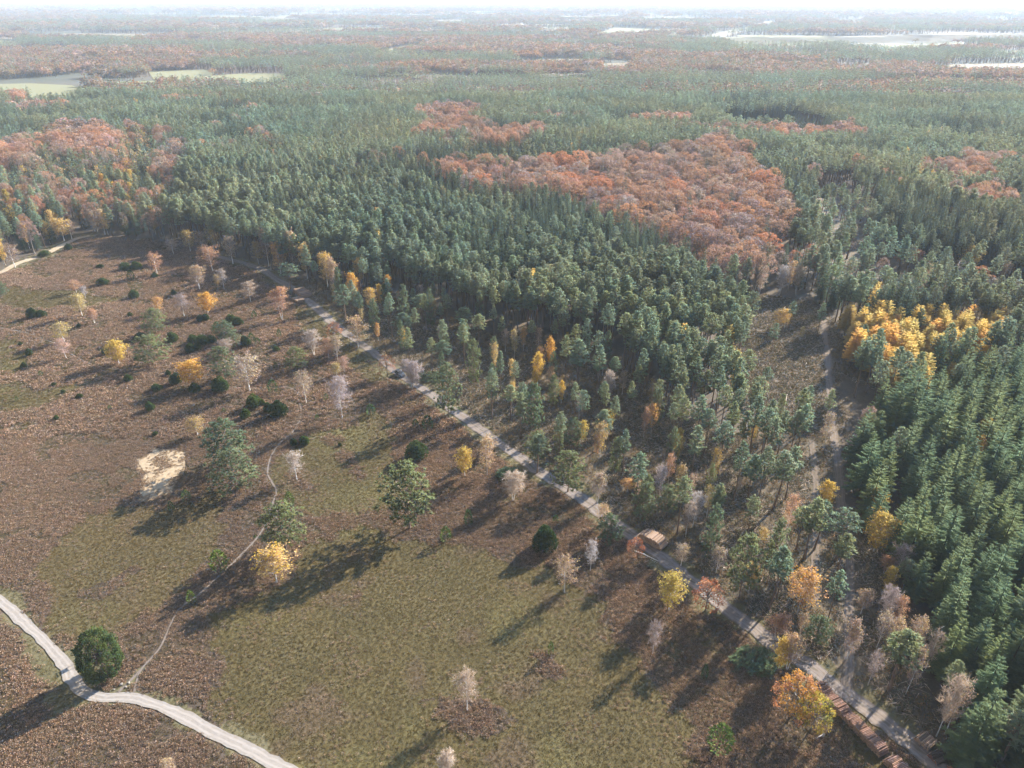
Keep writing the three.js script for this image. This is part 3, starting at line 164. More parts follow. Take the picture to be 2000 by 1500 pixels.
// ---------------------------------------------------------------- trees: each template { trunk, crown, h, w }
function crookedTrunk(t, h, r, col, k = 7, bend = 0.25, top = 0.12, segs = 6) {
  const bx = R(-bend, bend), bz = R(-bend, bend), pts = [], rad = [];
  for (let i = 0; i <= segs; i++) { const s = i / segs; pts.push(V(bx * Math.sin(s * 2.6) + R(-0.04, 0.04) * (i > 0), h * s - (i === 0 ? 0.15 : 0), bz * Math.sin(s * 2.2 + 0.5) + R(-0.04, 0.04) * (i > 0))); rad.push(r * (1 - s) + top * r * s + (i === 0 ? r * 0.35 : 0)); }
  t.limb(pts, rad, k, col, 0.2);
  return (y) => { const s = clamp(y / h), i = Math.min(segs - 1, Math.floor(s * segs)); return pts[i].clone().lerp(pts[i + 1], s * segs - i); };
}
function tuft(c, p, dir, r, n, col, up = 0.5) {   // needles round a shoot
  for (let i = 0; i < n; i++) {
    const d = sph().addScaledVector(dir, 0.55); d.y += up; d.normalize();
    const nn = d.clone().multiplyScalar(0.6).add(dir).normalize();
    c.blade(p.clone().addScaledVector(d, -0.15 * r), d, r * R(0.75, 1.2), r * R(0.34, 0.52), nn, tone(col, 0.14), false);
  }
}
function pineTree({ h = 20, base = 0.58, rad = 2.3, nb = 40, blades = 8, tr = 0.72, per = 4, limbs = true, col = PINE, flat = 0.3, k = 6, shape = 1 }) {
  const T = new Tri(), C = new Tri(), on = crookedTrunk(T, h * 0.97, 0.0085 * h + 0.03, PINEBARK, k, 0.02 * h);
  const y0 = h * base, L = h - y0; let a = R(0, TAU);
  const side = [R(0.75, 1.1), R(0.75, 1.1), R(0.75, 1.1), R(0.75, 1.1), R(0.75, 1.1)];
  for (let i = 0; i < nb; i++) {
    const s = (i + R(0, 0.9)) / nb; a += 2.4 + R(-0.4, 0.4);
    const prof = (shape === 1 ? (s < 0.2 ? 0.65 + 1.75 * s : Math.pow((1.04 - s) / 0.84, 0.62)) : Math.pow(Math.sin(Math.PI * (0.2 + 0.75 * s)), 0.6) * (1.08 - 0.3 * s)) * side[Math.floor(((a % TAU) / TAU) * 5) % 5];
    const len = rad * prof * R(0.72, 1.12), p0 = on(y0 + L * s * 0.96), d = V(Math.cos(a), R(0.05, 0.45) + 0.4 * s, Math.sin(a)).normalize();
    const tip = p0.clone().addScaledVector(d, len), mid = p0.clone().addScaledVector(d, len * 0.55); mid.y -= 0.08 * len;
    if (limbs) T.limb([p0, mid, tip], [0.035 + 0.012 * len, 0.025 + 0.008 * len, 0.003], 3, PINEBARK);
    const cc = tone(col, 0.16);
    for (let j = 0; j < per; j++) {
      const u = per === 1 ? 0.85 : 0.45 + 0.6 * j / (per - 1), q = p0.clone().lerp(tip, u).add(V(R(-1, 1), R(-0.3, 0.5), R(-1, 1)).multiplyScalar(0.30 * len * (j < per - 1 ? 1 : 0.3)));
      const dir = V(q.x - p0.x, 0.5 * (q.y - p0.y) + 0.9 * Math.hypot(q.x - p0.x, q.z - p0.z), q.z - p0.z).normalize();
      tuft(C, q, dir, tr * (1 - 0.35 * s) * R(0.8, 1.2), blades, tone(cc, 0.08), flat);
    }
  }
  for (let j = 0; j < 3; j++) tuft(C, on(h * (0.93 + 0.03 * j)), V(0, 1, 0), tr * 0.6, blades, tone(col, 0.12), 0.6);
  return measured({ trunk: T.geo(), crown: C.geo() });
}
function firTree({ h = 19, base = 0.08, rad = 3.3, levels = 24, per = 6, pairs = 5, col = FIRC, tip = [0.2, 0.235, 0.1], droop = 0.28, lift = 0.22, pow = 0.8, bark = [0.10, 0.075, 0.06], round = 0, gap = 0.2 }) {
  const T = new Tri(), C = new Tri(), on = crookedTrunk(T, h, 0.009 * h + 0.03, bark, 6, 0.005 * h, 0.05);
  let a0 = R(0, TAU);
  for (let i = 0; i < levels; i++) {
    const s = (i + R(-0.2, 0.2)) / levels, y = h * (base + (1 - base) * clamp(s, 0, 0.985)), prof = round ? Math.pow(Math.max(0.05, 1 - Math.pow(Math.abs(s - 0.38) / 0.64, 2.6)), 0.5) : Math.pow(1 - clamp(s, 0, 0.985), pow) * (0.82 + 0.18 * Math.min(1, s * 8)); a0 += 1.3;
    const n = Math.max(3, Math.round(per * (0.55 + 0.45 * (1 - s))));
    for (let k = 0; k < n; k++) {
      if (R(0, 1) < gap * 0.5) continue;
      const a = a0 + (k + R(-0.3, 0.3)) / n * TAU, len = (rad * prof + 0.42) * R(0.74, 1.14), o = V(Math.cos(a), 0, Math.sin(a)), sd = V(-o.z, 0, o.x), p0 = on(y).clone(); p0.y += R(-0.2, 0.2);
      const at = (u) => p0.clone().addScaledVector(o, len * u).add(V(0, len * (-droop * u + (droop + lift) * 0.75 * u * u * (0.4 + s)), 0));
      const bc = tone(col, 0.16), nUp = V(o.x * 0.75, 0.85, o.z * 0.75).normalize();
      for (let j = 0; j < pairs; j++) {
        const u = 0.22 + 0.74 * j / (pairs - 1 || 1), q = at(u), q2 = at(Math.min(1, u + 0.1)), w = len * (0.34 - 0.20 * u) + 0.2;
        for (const sg of [-1, 1]) {
          const e = q.clone().addScaledVector(sd, sg * w * R(0.8, 1.15)).addScaledVector(o, w * R(0.5, 0.9)); e.y += R(-0.22, 0.04) * w + 0.05;
          C.face(q, q2.clone().addScaledVector(o, 0.12 * len), e, nUp.clone().addScaledVector(sd, sg * 0.35).normalize(), mixc(bc, tone(tip, 0.15), R(0.05, 0.42)), 1.7);
        }
      }
      const t0 = at(0.86), t1 = at(1.1); t1.y += 0.05;
      C.face(t0.clone().addScaledVector(sd, 0.16 + 0.03 * len), t0.clone().addScaledVector(sd, -0.16 - 0.03 * len), t1, nUp, mixc(bc, tip, R(0.3, 0.6)), 1.7);
    }
  }
  for (let j = 0; j < 5; j++) { const a = R(0, TAU), p = on(h * 0.955); C.blade(p, V(Math.cos(a) * 0.3, 1, Math.sin(a) * 0.3).normalize(), h * 0.055, 0.22, V(Math.cos(a), 0.6, Math.sin(a)).normalize(), mixc(col, tip, 0.4), false); }
  return measured({ trunk: T.geo(), crown: C.geo() });
}
function birchTree({ h = 11, rad = 2.2, base = 0.22, nb = 26, sub = 5, leaves = 8, ls = 0.2, twigs = 3, leaf = GOLD, leaf2 = null, top = 1, stems = 1, twig = TWIG, bark = BIRCHBARK, upright = 0.75 }) {
  const T = new Tri(), C = new Tri();
  for (let st = 0; st < stems; st++) {
    const hh = h * (st ? R(0.75, 0.95) : 1), lean = stems > 1 ? V(Math.cos(st / stems * TAU) * 0.5, 0, Math.sin(st / stems * TAU) * 0.5) : V(0, 0, 0), P0 = T.p.length, on0 = crookedTrunk(T, hh, 0.0075 * hh + 0.025, bark, 6, 0.02 * hh, 0.06, 8);
    for (let i = P0; i < T.p.length; i += 3) { const f = T.p[i + 1] / hh; T.p[i] += lean.x * (0.2 + f * 1.6); T.p[i + 2] += lean.z * (0.2 + f * 1.6); }
    const on = (y) => on0(y).addScaledVector(lean, 0.2 + y / hh * 1.6); let a = R(0, TAU);
    for (let i = 0; i < nb; i++) {
      const s = (i + R(0, 0.9)) / nb; a += 2.4 + R(-0.5, 0.5);
      const prof = Math.pow(Math.sin(Math.PI * clamp(0.13 + 0.80 * s)), 0.8), len = rad * prof * R(0.75, 1.15) * (stems > 1 ? 0.8 : 1) + 0.2;
      const p0 = on(hh * (base + (0.97 - base) * s * 0.95)), d = V(Math.cos(a), upright + 0.5 * s, Math.sin(a)).normalize(), tip = p0.clone().addScaledVector(d, len * 1.25), mid = p0.clone().lerp(tip, 0.5).add(V(0, 0.1 * len, 0));
      T.limb([p0, mid, tip], [0.018 + 0.010 * len, 0.012 + 0.006 * len, 0.003], 3, mixc(bark, twig, 0.45));
      for (let j = 0; j < sub; j++) {
        const u = 0.3 + 0.75 * j / sub, q = p0.clone().lerp(tip, u), o = sph(); o.y = o.y * 0.6 + 0.25; o.normalize();
        const l2 = len * R(0.25, 0.5) + 0.15, e = q.clone().addScaledVector(o, l2), out = V(e.x, (e.y - hh * 0.5) * 0.5, e.z).normalize().addScaledVector(o, 0.5).normalize(), lc = leaf2 && R(0, 1) < 0.4 ? leaf2 : leaf, cc = tone(lc, 0.16);
        for (let m = 0; m < twigs; m++) { const dd = sph().addScaledVector(o, 1.1); dd.y += 0.1; dd.normalize(); C.blade(q.clone().lerp(e, R(0, 0.8)), dd, l2 * R(0.7, 1.3), 0.06, out, tone(twig, 0.2), false); }
        const nl = s > 1 - top ? leaves : Math.round(leaves * 0.15);
        for (let m = 0; m < nl; m++) { const pp = q.clone().lerp(e, R(0.1, 1.1)).addScaledVector(sph(), 0.28 * l2 + 0.16); C.blade(pp, sph(), ls * R(0.8, 1.35), ls * R(0.7, 1), out, tone(cc, 0.18), true); }
      }
    }
  }
  return measured({ trunk: T.geo(), crown: C.geo() });
}
function domeTree({ h = 20, rad = 5, base = 0.35, lobes = 26, per = 60, ls = 0.5, lr = 1.7, leaf = BEECHC, bare = null, bark = [0.20, 0.18, 0.155], twigs = 14, low = 0.42, k = 6 }) {
  const T = new Tri(), C = new Tri(), on = crookedTrunk(T, h * 0.75, 0.016 * h, bark, k, 0.02 * h, 0.3);
  for (let i = 0; i < lobes; i++) {
    const f = (i + 0.5) / lobes, el = Math.asin(clamp(1 - f * (1 + low), -0.5, 1)), a = i * 2.4 + R(-0.3, 0.3), H = h * (1 - base) * 0.52, cy = h - H - lr * 0.4;
    const c = V(Math.cos(a) * Math.cos(el) * (rad - lr * 0.7) * R(0.85, 1.1), cy + Math.sin(el) * (H - lr * 0.3) * R(0.88, 1.08), Math.sin(a) * Math.cos(el) * (rad - lr * 0.7) * R(0.85, 1.1)), rr = lr * R(0.75, 1.2);
    T.limb([on(h * R(0.3, 0.55)), V(c.x * 0.45, c.y * 0.55 + h * 0.2, c.z * 0.45), c], [0.006 * h + 0.03, 0.06, 0.01], 3, bark);
    const cc = tone(bare && R(0, 1) < 0.4 ? bare : leaf, 0.16), oc = V(c.x, c.y - cy + H * 0.3, c.z).normalize();
    for (let m = 0; m < per; m++) { const o = sph().addScaledVector(oc, 0.8).normalize(), p = c.clone().addScaledVector(o, rr * Math.pow(R(0.25, 1), 0.5)); C.blade(p, sph(), ls * R(0.75, 1.3), ls * R(0.6, 0.95), o, tone(cc, 0.17), true); }
    for (let m = 0; m < twigs; m++) { const o = sph().addScaledVector(oc, 1.3).normalize(); C.blade(c.clone().addScaledVector(o, rr * R(0, 0.4)), o, rr * R(0.75, 1.1), 0.05, o, tone(TWIG, 0.2), false); }
  }
  return measured({ trunk: T.geo(), crown: C.geo() });
}
function juniperBush({ cols = 3, h = 3, w = 2.4, col = JUN, tip = [0.12, 0.15, 0.045], n = 800, ls = 0.28 }) {
  const T = new Tri(), C = new Tri();
  T.limb([V(0, -0.1, 0), V(0.03, h * 0.3, 0.02), V(0, h * 0.55, 0)], [0.09, 0.06, 0.03], 5, [0.16, 0.11, 0.08]);
  for (let i = 0; i < cols; i++) {
    const a = i * 2.4 + R(-0.4, 0.4), d = cols === 1 ? 0 : w * 0.30 * Math.sqrt((i + 0.3) / cols), hh = h * (i === 0 ? 1 : R(0.6, 0.95)), rr = cols === 1 ? w * 0.5 : w * R(0.28, 0.38), cx = Math.cos(a) * d, cz = Math.sin(a) * d, cc = tone(col, 0.14);
    if (i) T.limb([V(0, 0, 0), V(cx * 0.8, hh * 0.3, cz * 0.8), V(cx, hh * 0.6, cz)], [0.06, 0.04, 0.02], 4, [0.16, 0.11, 0.08]);
    for (let m = 0; m < n; m++) {
      const s = Math.pow(R(0, 1), 0.8), b = R(0, TAU), pr = rr * Math.pow(Math.sin(Math.PI * (0.22 + 0.77 * s)), 0.75) * R(0.72, 1.05), o = V(Math.cos(b), 0, Math.sin(b)), p = V(cx + o.x * pr, hh * s * 0.93, cz + o.z * pr);
      const dd = V(o.x * 0.75 + R(-0.3, 0.3), R(0.35, 1.2), o.z * 0.75 + R(-0.3, 0.3)).normalize(), nn = V(o.x, 0.25 + 0.7 * s, o.z).normalize();
      C.blade(p, dd, ls * R(0.7, 1.25), ls * 0.5, nn, mixc(tone(cc, 0.16), tip, R(0, 0.4)), false);
    }
  }
  return measured({ trunk: T.geo(), crown: C.geo() });
}
const measured = (t) => { t.crown.computeBoundingBox(); const b = t.crown.boundingBox; t.h = b.max.y; t.w = 0.41 * (b.max.x - b.min.x + b.max.z - b.min.z); return t; };
const many = (n, f) => Array.from({ length: n }, (_, i) => f(i));
// near, middle and far versions of each kind
const PINES = many(8, (i) => pineTree({ base: R(0.48, 0.64), rad: R(1.9, 2.8), nb: 44 + i, per: 4, blades: 9, tr: R(0.7, 0.85), shape: i % 3 === 2 ? 2 : 1 }));
const PINES1 = many(6, () => pineTree({ base: R(0.52, 0.62), rad: R(2.1, 2.6), nb: 18, per: 2, blades: 7, tr: 1.15, limbs: false, k: 4 }));
const PINES2 = many(3, () => pineTree({ base: 0.5, rad: 2.7, nb: 8, per: 1, blades: 6, tr: 1.6, limbs: false, k: 3 }));
const OPENPINES = many(5, (i) => pineTree({ h: 12, base: R(0.08, 0.2), rad: 4.0, nb: 66, per: 6, blades: 12, tr: 0.72, shape: 2, col: [0.165, 0.195, 0.105] }));
const FIRS = many(6, (i) => firTree({ h: 19, rad: R(3.1, 3.8), levels: 24 + (i % 3), per: 7, pairs: 5 }));
const SPRUCES = many(4, () => firTree({ h: 21, rad: R(2.3, 2.9), levels: 26, per: 8, pairs: 4, col: SPRUCE, tip: [0.085, 0.11, 0.055], gap: 0.05, droop: 0.38, lift: 0.12, pow: 0.9 }));
const SPRUCES2 = many(2, () => firTree({ h: 21, rad: 3.0, levels: 6, per: 4, pairs: 2, col: SPRUCE, tip: [0.06, 0.085, 0.04], gap: 0 }));
const LARCHES = many(4, () => firTree({ h: 15, rad: R(2.8, 3.3), base: 0.2, levels: 26, per: 9, pairs: 5, col: LARCHC, tip: [0.6, 0.44, 0.13], droop: 0.1, lift: 0.18, pow: 0.45, bark: [0.2, 0.14, 0.1] }));
const BIRCHES = {
  birchG: many(3, () => birchTree({ h: 10, rad: 2.4, base: 0.16, leaves: 14, ls: 0.3, leaf: GOLD, nb: 34, twigs: 2 })),
  birchY: many(3, () => birchTree({ h: 10, rad: 2.2, leaves: 10, ls: 0.27, leaf: PALEGOLD, leaf2: GOLD, nb: 28 })),
  birchP: many(4, (i) => birchTree({ h: 10, rad: 2.3, leaves: 6, ls: 0.25, leaf: PINKLEAF, leaf2: PALEGOLD, nb: 28, twigs: 6, top: i % 2 ? 0.55 : 1, stems: i === 3 ? 2 : 1 })),
  birchB: many(4, (i) => birchTree({ h: 10, rad: 2.2, leaves: 0, twigs: 11, twig: i % 2 ? [0.45, 0.38, 0.33] : [0.36, 0.29, 0.24], nb: 30, sub: 6, stems: i === 3 ? 2 : 1 })),
};
BIRCHES.leanbirch = [BIRCHES.birchB[0]];
const BIRCH1 = many(3, (i) => birchTree({ h: 14, rad: 2.6, base: 0.25, nb: 12, sub: 4, leaves: 5, ls: 0.55, twigs: 1, leaf: i ? PALEGOLD : GOLD, leaf2: PINKLEAF }));
const BEECHES = many(6, (i) => domeTree({ h: 20, rad: R(4.8, 6), lobes: 34, per: 52, ls: 0.42, lr: 1.4, leaf: [BEECHC, BEECHBARE, [0.40, 0.215, 0.115], [0.34, 0.255, 0.19], BEECHC, [0.37, 0.235, 0.165]][i], bare: i % 2 ? BEECHBARE : null }));
const BEECHES1 = many(4, (i) => domeTree({ h: 20, rad: R(4.6, 5.6), lobes: 18, per: 22, ls: 0.95, lr: 2, twigs: 4, bare: i % 2 ? BEECHBARE : null, leaf: i === 2 ? BEECHBARE : BEECHC, k: 4 }));
const BEECHES2 = many(3, (i) => domeTree({ h: 17, rad: 5, lobes: 7, per: 9, ls: 2.4, lr: 2.8, twigs: 0, leaf: [[0.24, 0.15, 0.1], BEECHBARE, [0.28, 0.18, 0.09]][i], k: 3 }));
const REDOAKS = many(2, () => domeTree({ h: 9, rad: 3, base: 0.12, lobes: 22, per: 46, ls: 0.32, lr: 1.1, leaf: OAKRED, bare: PINKLEAF }));
const MAPLES = many(2, (i) => domeTree({ h: 10, rad: 3.6, base: 0.08, lobes: 30, per: 60, ls: 0.34, lr: 1.15, leaf: i ? [0.42, 0.33, 0.06] : [0.47, 0.25, 0.06], bare: i ? [0.2, 0.2, 0.05] : [0.42, 0.2, 0.09] }));
const YEWS = [domeTree({ h: 9.5, rad: 4.6, base: 0.02, lobes: 90, per: 80, ls: 0.4, lr: 1.1, low: 0.95, twigs: 0, leaf: [0.06, 0.088, 0.03], bare: [0.095, 0.125, 0.038], bark: [0.12, 0.09, 0.07] })];
const JUNIPERS_T = many(3, (i) => juniperBush({ cols: 4 + i, h: 2.6, w: 3.0 })).concat(many(2, () => juniperBush({ cols: 1, h: 3.4, w: 1.5, n: 420 })), many(2, () => juniperBush({ cols: 8, h: 3.6, w: 3.6, n: 560 })));
console.log('templates');

// ---------------------------------------------------------------- the zones of the ground
const Z = new Raster(-700, -1000, 1400, 980, 1);
const ZN = { heath: 1, larch: 2, fir: 3, clear: 4, belt: 5, grove: 6, verge: 7, beech: 8, strip: 9, spruceR: 10, ride: 11, mixed: 12, beechL: 13, field: 14, open: 15, edge: 16, path: 17 };
Z.fill(MIXEDLEFT, ZN.mixed); for (const p of BEECHLEFT) Z.fill(p, ZN.beechL);
Z.fill(SPRUCERIGHT, ZN.spruceR); Z.fill(SPRUCESTRIP, ZN.strip); Z.fill(BEECH, ZN.beech); Z.fill(BEECHEDGE, ZN.edge); Z.fill(OPENRIDE, ZN.ride); Z.fill(FAROPEN, ZN.open);
Z.fill(BELT, ZN.belt); Z.fill(GROVE, ZN.grove); Z.fill(LARCH, ZN.larch); Z.fill(FIR, ZN.fir); Z.fill(CLEAR, ZN.clear); Z.fill(VERGE, ZN.verge);
Z.fill(HEATH, ZN.heath);
for (const [p] of FIELDS) Z.fill(p, ZN.field);
const TRACKC = curve(TRACK), SANDC = curve(SANDPATH), FOOTC = curve(FOOTPATH, 1), SPURC = curve(SPUR, 1), EDGEC = curve(EDGEPATH), RIDEC = curve(RIDE), SKIDC = curve(SKID);
Z.stroke(TRACKC, 3, ZN.path); Z.stroke(RIDEC, 2.6, ZN.path); Z.stroke(EDGEC, 4, ZN.path); Z.stroke(SKIDC, 2, ZN.path);

// fine raster of what covers the open ground
const M = new Raster(-275, -450, 480, 420, 0.4);
const MN = { heath: 1, moss: 2, clear: 3, fir: 4, belt: 5, path: 6, sand: 7, verge: 8, olive: 9 };
M.fill(BELT, MN.belt); M.fill(VERGE, MN.belt); M.fill(OPENRIDE, MN.belt); M.fill(CLEAR, MN.clear); M.fill(FIR, MN.fir); M.fill(LARCH, MN.belt); M.fill(HEATH, MN.heath);
MOSS.forEach((p, i) => M.fill(p, i === 2 ? MN.olive : MN.moss)); for (const p of ISLES) M.fill(p, MN.heath);
M.stroke(TRACKC, 3.4, MN.verge); M.stroke(SANDC, 2.0, MN.verge); M.stroke(EDGEC, 4.2, MN.verge); M.stroke(SPURC, 2.0, MN.verge); M.stroke(curve([SANDPATH[5], SANDPATH[6], SANDPATH[7]]), 3.2, MN.verge);
M.stroke(RIDEC, 2.2, MN.belt);
M.fill(SAND, MN.sand); M.fill(SANDISLE, MN.heath);
const MW = (x, z) => M.at(x + 5 * (fbm(x / 2.2, z / 2.2, 3) - 0.5) + 6 * (noise(x / 9, z / 9) - 0.5), z + 5 * (fbm(x / 2.2 + 40, z / 2.2, 3) - 0.5) + 6 * (noise(x / 9 + 9, z / 9) - 0.5));
const s8 = (c) => 255 * clamp(c <= 0.0031308 ? c * 12.92 : 1.055 * Math.pow(c, 1 / 2.4) - 0.055);
function makeTex(w, h, f) {
  const d = new Uint8Array(w * h * 4);
  for (let j = 0; j < h; j++) for (let i = 0; i < w; i++) { const c = f(i, j), k = (j * w + i) * 4; d[k] = s8(c[0]); d[k + 1] = s8(c[1]); d[k + 2] = s8(c[2]); d[k + 3] = 255; }
  const t = new THREE.DataTexture(d, w, h); t.colorSpace = THREE.SRGBColorSpace; t.magFilter = THREE.LinearFilter; t.minFilter = THREE.LinearFilter; t.wrapS = t.wrapT = THREE.RepeatWrapping; t.needsUpdate = true; return t;
}
const COVER = {
  0: [[0.055, 0.043, 0.03], [0.085, 0.062, 0.04]], 1: [[0.06, 0.044, 0.031], [0.1, 0.071, 0.05]], 2: [[0.07, 0.056, 0.018], [0.092, 0.07, 0.025]], 3: [[0.06, 0.05, 0.034], [0.115, 0.09, 0.065]],
  4: [[0.05, 0.04, 0.028], [0.07, 0.05, 0.035]], 5: [[0.06, 0.05, 0.033], [0.12, 0.09, 0.06]], 6: [[0.13, 0.11, 0.09], [0.2, 0.17, 0.14]], 7: [[0.25, 0.19, 0.12], [0.33, 0.255, 0.165]], 8: [[0.085, 0.077, 0.035], [0.13, 0.11, 0.058]], 9: [[0.076, 0.059, 0.022], [0.1, 0.075, 0.03]],
};
const GX = -275, GZ = -450, GW = 480, GH = 420, TX = 2048, TZ = 1792;
const groundTex = makeTex(TX, TZ, (i, j) => {
  const x = GX + (i + 0.5) / TX * GW, z = GZ + GH - (j + 0.5) / TZ * GH, m = MW(x, z), [a, b] = COVER[m];
  const n = 0.55 * fbm(x / 6, z / 6, 3) + 0.45 * noise(x / 0.45, z / 0.45), f = 0.8 + 0.4 * NT[(i * 7 + j * 131) & 65535];
  let c = mixc(a, b, clamp((n - 0.25) * 1.9)).map((v) => v * f);
  if (m === 1 || m === 9 || m === 2) { const g = smooth(0.56, 0.74, fbm(x / 17 + 3, z / 17, 3)); c = mixc(c, [0.11 * f, 0.095 * f, 0.033 * f], g * (m === 2 ? 0.7 : 0.45)); const b2 = smooth(0.55, 0.72, fbm(x / 9 + 31, z / 9 + 7, 3)); c = mixc(c, [0.1 * f, 0.065 * f, 0.043 * f], b2 * (m === 2 ? 0.6 : 0.3)); }
  return c;
});
groundTex.wrapS = groundTex.wrapT = THREE.ClampToEdgeWrapping;
function sheet(name, geo, mat, y = 0) { const m = new THREE.Mesh(geo, mat); m.name = numbered(name); m.position.y = y; m.receiveShadow = true; m.userData.kind = 'structure'; scene.add(m); return m; }
{
  const g = new THREE.PlaneGeometry(GW, GH, 240, 210); g.rotateX(-Math.PI / 2); g.translate(GX + GW / 2, 0, GZ + GH / 2);
  const p = g.attributes.position; for (let i = 0; i < p.count; i++) { const x = p.getX(i), z = p.getZ(i), e = Math.min(x - GX, GX + GW - x, z - GZ, GZ + GH - z); p.setY(i, 0.12 * (fbm(x / 9, z / 9, 2) - 1) * smooth(0, 6, e)); }
  g.computeVertexNormals();
  sheet('heath_ground', g, new THREE.MeshStandardMaterial({ map: groundTex, roughness: 1 }));
  // the land beyond, out to the horizon
  const G = new Tri(), N = 150, S = 84000, O = (i) => { const t = (i / N) * 2 - 1; return Math.sign(t) * (0.04 * Math.abs(t) + 0.96 * Math.pow(Math.abs(t), 2.6)) * S / 2; };
  const col = (x, z) => { const n = fbm(x / 260 + 11, z / 260, 4), k = 0.85 + 0.3 * noise(x / 40, z / 40); return mixc([0.045, 0.055, 0.035], [0.12, 0.085, 0.06], smooth(0.42, 0.62, n)).map((v) => v * k); };
  const pos = [], cols = [], idx = [];
  for (let j = 0; j <= N; j++) for (let i = 0; i <= N; i++) { const x = O(i), z = O(j) - 200; pos.push(x, -0.12, z); cols.push(...col(x, z)); }
  for (let j = 0; j < N; j++) for (let i = 0; i < N; i++) { const a = j * (N + 1) + i; idx.push(a, a + N + 1, a + 1, a + 1, a + N + 1, a + N + 2); }
  const bg = new THREE.BufferGeometry(); bg.setAttribute('position', new THREE.Float32BufferAttribute(pos, 3)); bg.setAttribute('color', new THREE.Float32BufferAttribute(cols, 3)); bg.setIndex(idx); bg.computeVertexNormals();
  sheet('ground', bg, vcol(1));
}
// tracks and paths: ribbons with ragged edges
function ribbon(name, line, width, mat, y, tile = 20) {
  const pos = [], uv = [], idx = []; let s = 0, n = 0; const across = 7;
  line.forEach(([x, z], i) => {
    const a = line[Math.max(0, i - 1)], b = line[Math.min(line.length - 1, i + 1)], dx = b[0] - a[0], dz = b[1] - a[1], l = Math.hypot(dx, dz) || 1; if (i) s += Math.hypot(x - line[i - 1][0], z - line[i - 1][1]);
    const wl = width * (0.5 + 0.26 * (noise(s / 1.6, 3.3) - 0.5) + 0.3 * (noise(s / 7, 5.3) - 0.5)), wr = width * (0.5 + 0.26 * (noise(s / 1.6, 9.7) - 0.5) + 0.3 * (noise(s / 7, 15.7) - 0.5));
    for (let k = 0; k < across; k++) { const t = k / (across - 1), o = -wl + (wl + wr) * t; pos.push(x - dz / l * o, y + 0.012 * (noise(s / 0.8, k * 3) - 0.5), z + dx / l * o); uv.push(t, s / tile); }
    if (i) for (let k = 0; k + 1 < across; k++) { const q = n - across + k, w = n + k; idx.push(q, q + 1, w, q + 1, w + 1, w); } n += across;
  });
  const g = new THREE.BufferGeometry(); g.setAttribute('position', new THREE.Float32BufferAttribute(pos, 3)); g.setAttribute('uv', new THREE.Float32BufferAttribute(uv, 2)); g.setIndex(idx); g.computeVertexNormals();
  if (g.attributes.normal.getY(0) < 0) { for (let i = 0; i < idx.length; i += 3) [idx[i + 1], idx[i + 2]] = [idx[i + 2], idx[i + 1]]; g.setIndex(idx); g.computeVertexNormals(); }
  return sheet(name, g, mat);
}
const pathTex = (c1, c2, ruts, mid) => makeTex(96, 1024, (i, j) => {
  const u = (i + 0.5) / 96, v = j / 1024 * 20, w = 0.035 * (noise(v / 2.1, 5) - 0.5), per = Math.min(j, 1023 - j) / 60, n = fbm(u * 9 + 3, v * 1.7, 3) * 0.6 + 0.4 * NT[(i * 37 + j * 257) & 65535];
  let c = mixc(c1, c2, clamp((n - 0.25) * 1.8));
  for (const r of ruts) { const d = Math.abs(u - r + w); c = mixc(c, c2.map((x) => x * 1.12), 0.75 * (1 - smooth(0.05, 0.11, d)) * (0.5 + 0.5 * noise(v / 1.1, r * 20))); }
  if (mid) { const d = Math.abs(u - 0.5 + w); c = mixc(c, mid, 0.8 * (1 - smooth(0.04, 0.13, d)) * smooth(0.3, 0.6, fbm(u * 6, v / 1.2, 2))); c = mixc(c, mid, 0.8 * smooth(0.36, 0.5, Math.abs(u - 0.5)) * smooth(0.3, 0.55, noise(u * 12, v * 1.2))); }
  return c;
});
const pm = (t) => new THREE.MeshStandardMaterial({ map: t, roughness: 1, side: THREE.DoubleSide });
ribbon('forest_track', TRACKC, 3.4, pm(pathTex([0.09, 0.075, 0.066], [0.19, 0.162, 0.148], [0.2, 0.42, 0.6, 0.8], [0.1, 0.085, 0.065])), 0.035);
ribbon('sandy_path', SANDC, 2.0, pm(pathTex([0.19, 0.17, 0.152], [0.275, 0.25, 0.226], [0.3, 0.7], null)), 0.04);
const footMat = pm(pathTex([0.1, 0.08, 0.065], [0.17, 0.14, 0.12], [0.5], null));
ribbon('footpath', FOOTC, 0.44, footMat, 0.03); ribbon('footpath', SPURC, 0.7, footMat, 0.028);
ribbon('edge_path', EDGEC, 3.4, pm(pathTex([0.26, 0.21, 0.15], [0.36, 0.29, 0.2], [0.3, 0.7], null)), 0.03);
ribbon('forest_ride', RIDEC, 2.0, pm(pathTex([0.085, 0.067, 0.054], [0.155, 0.122, 0.1], [0.3, 0.7], [0.15, 0.12, 0.09])), 0.03);
const skidMat = pm(pathTex([0.075, 0.058, 0.042], [0.13, 0.1, 0.078], [0.2, 0.8], [0.085, 0.07, 0.045]));
ribbon('skid_trail', SKIDC, 1.8, skidMat, 0.03);
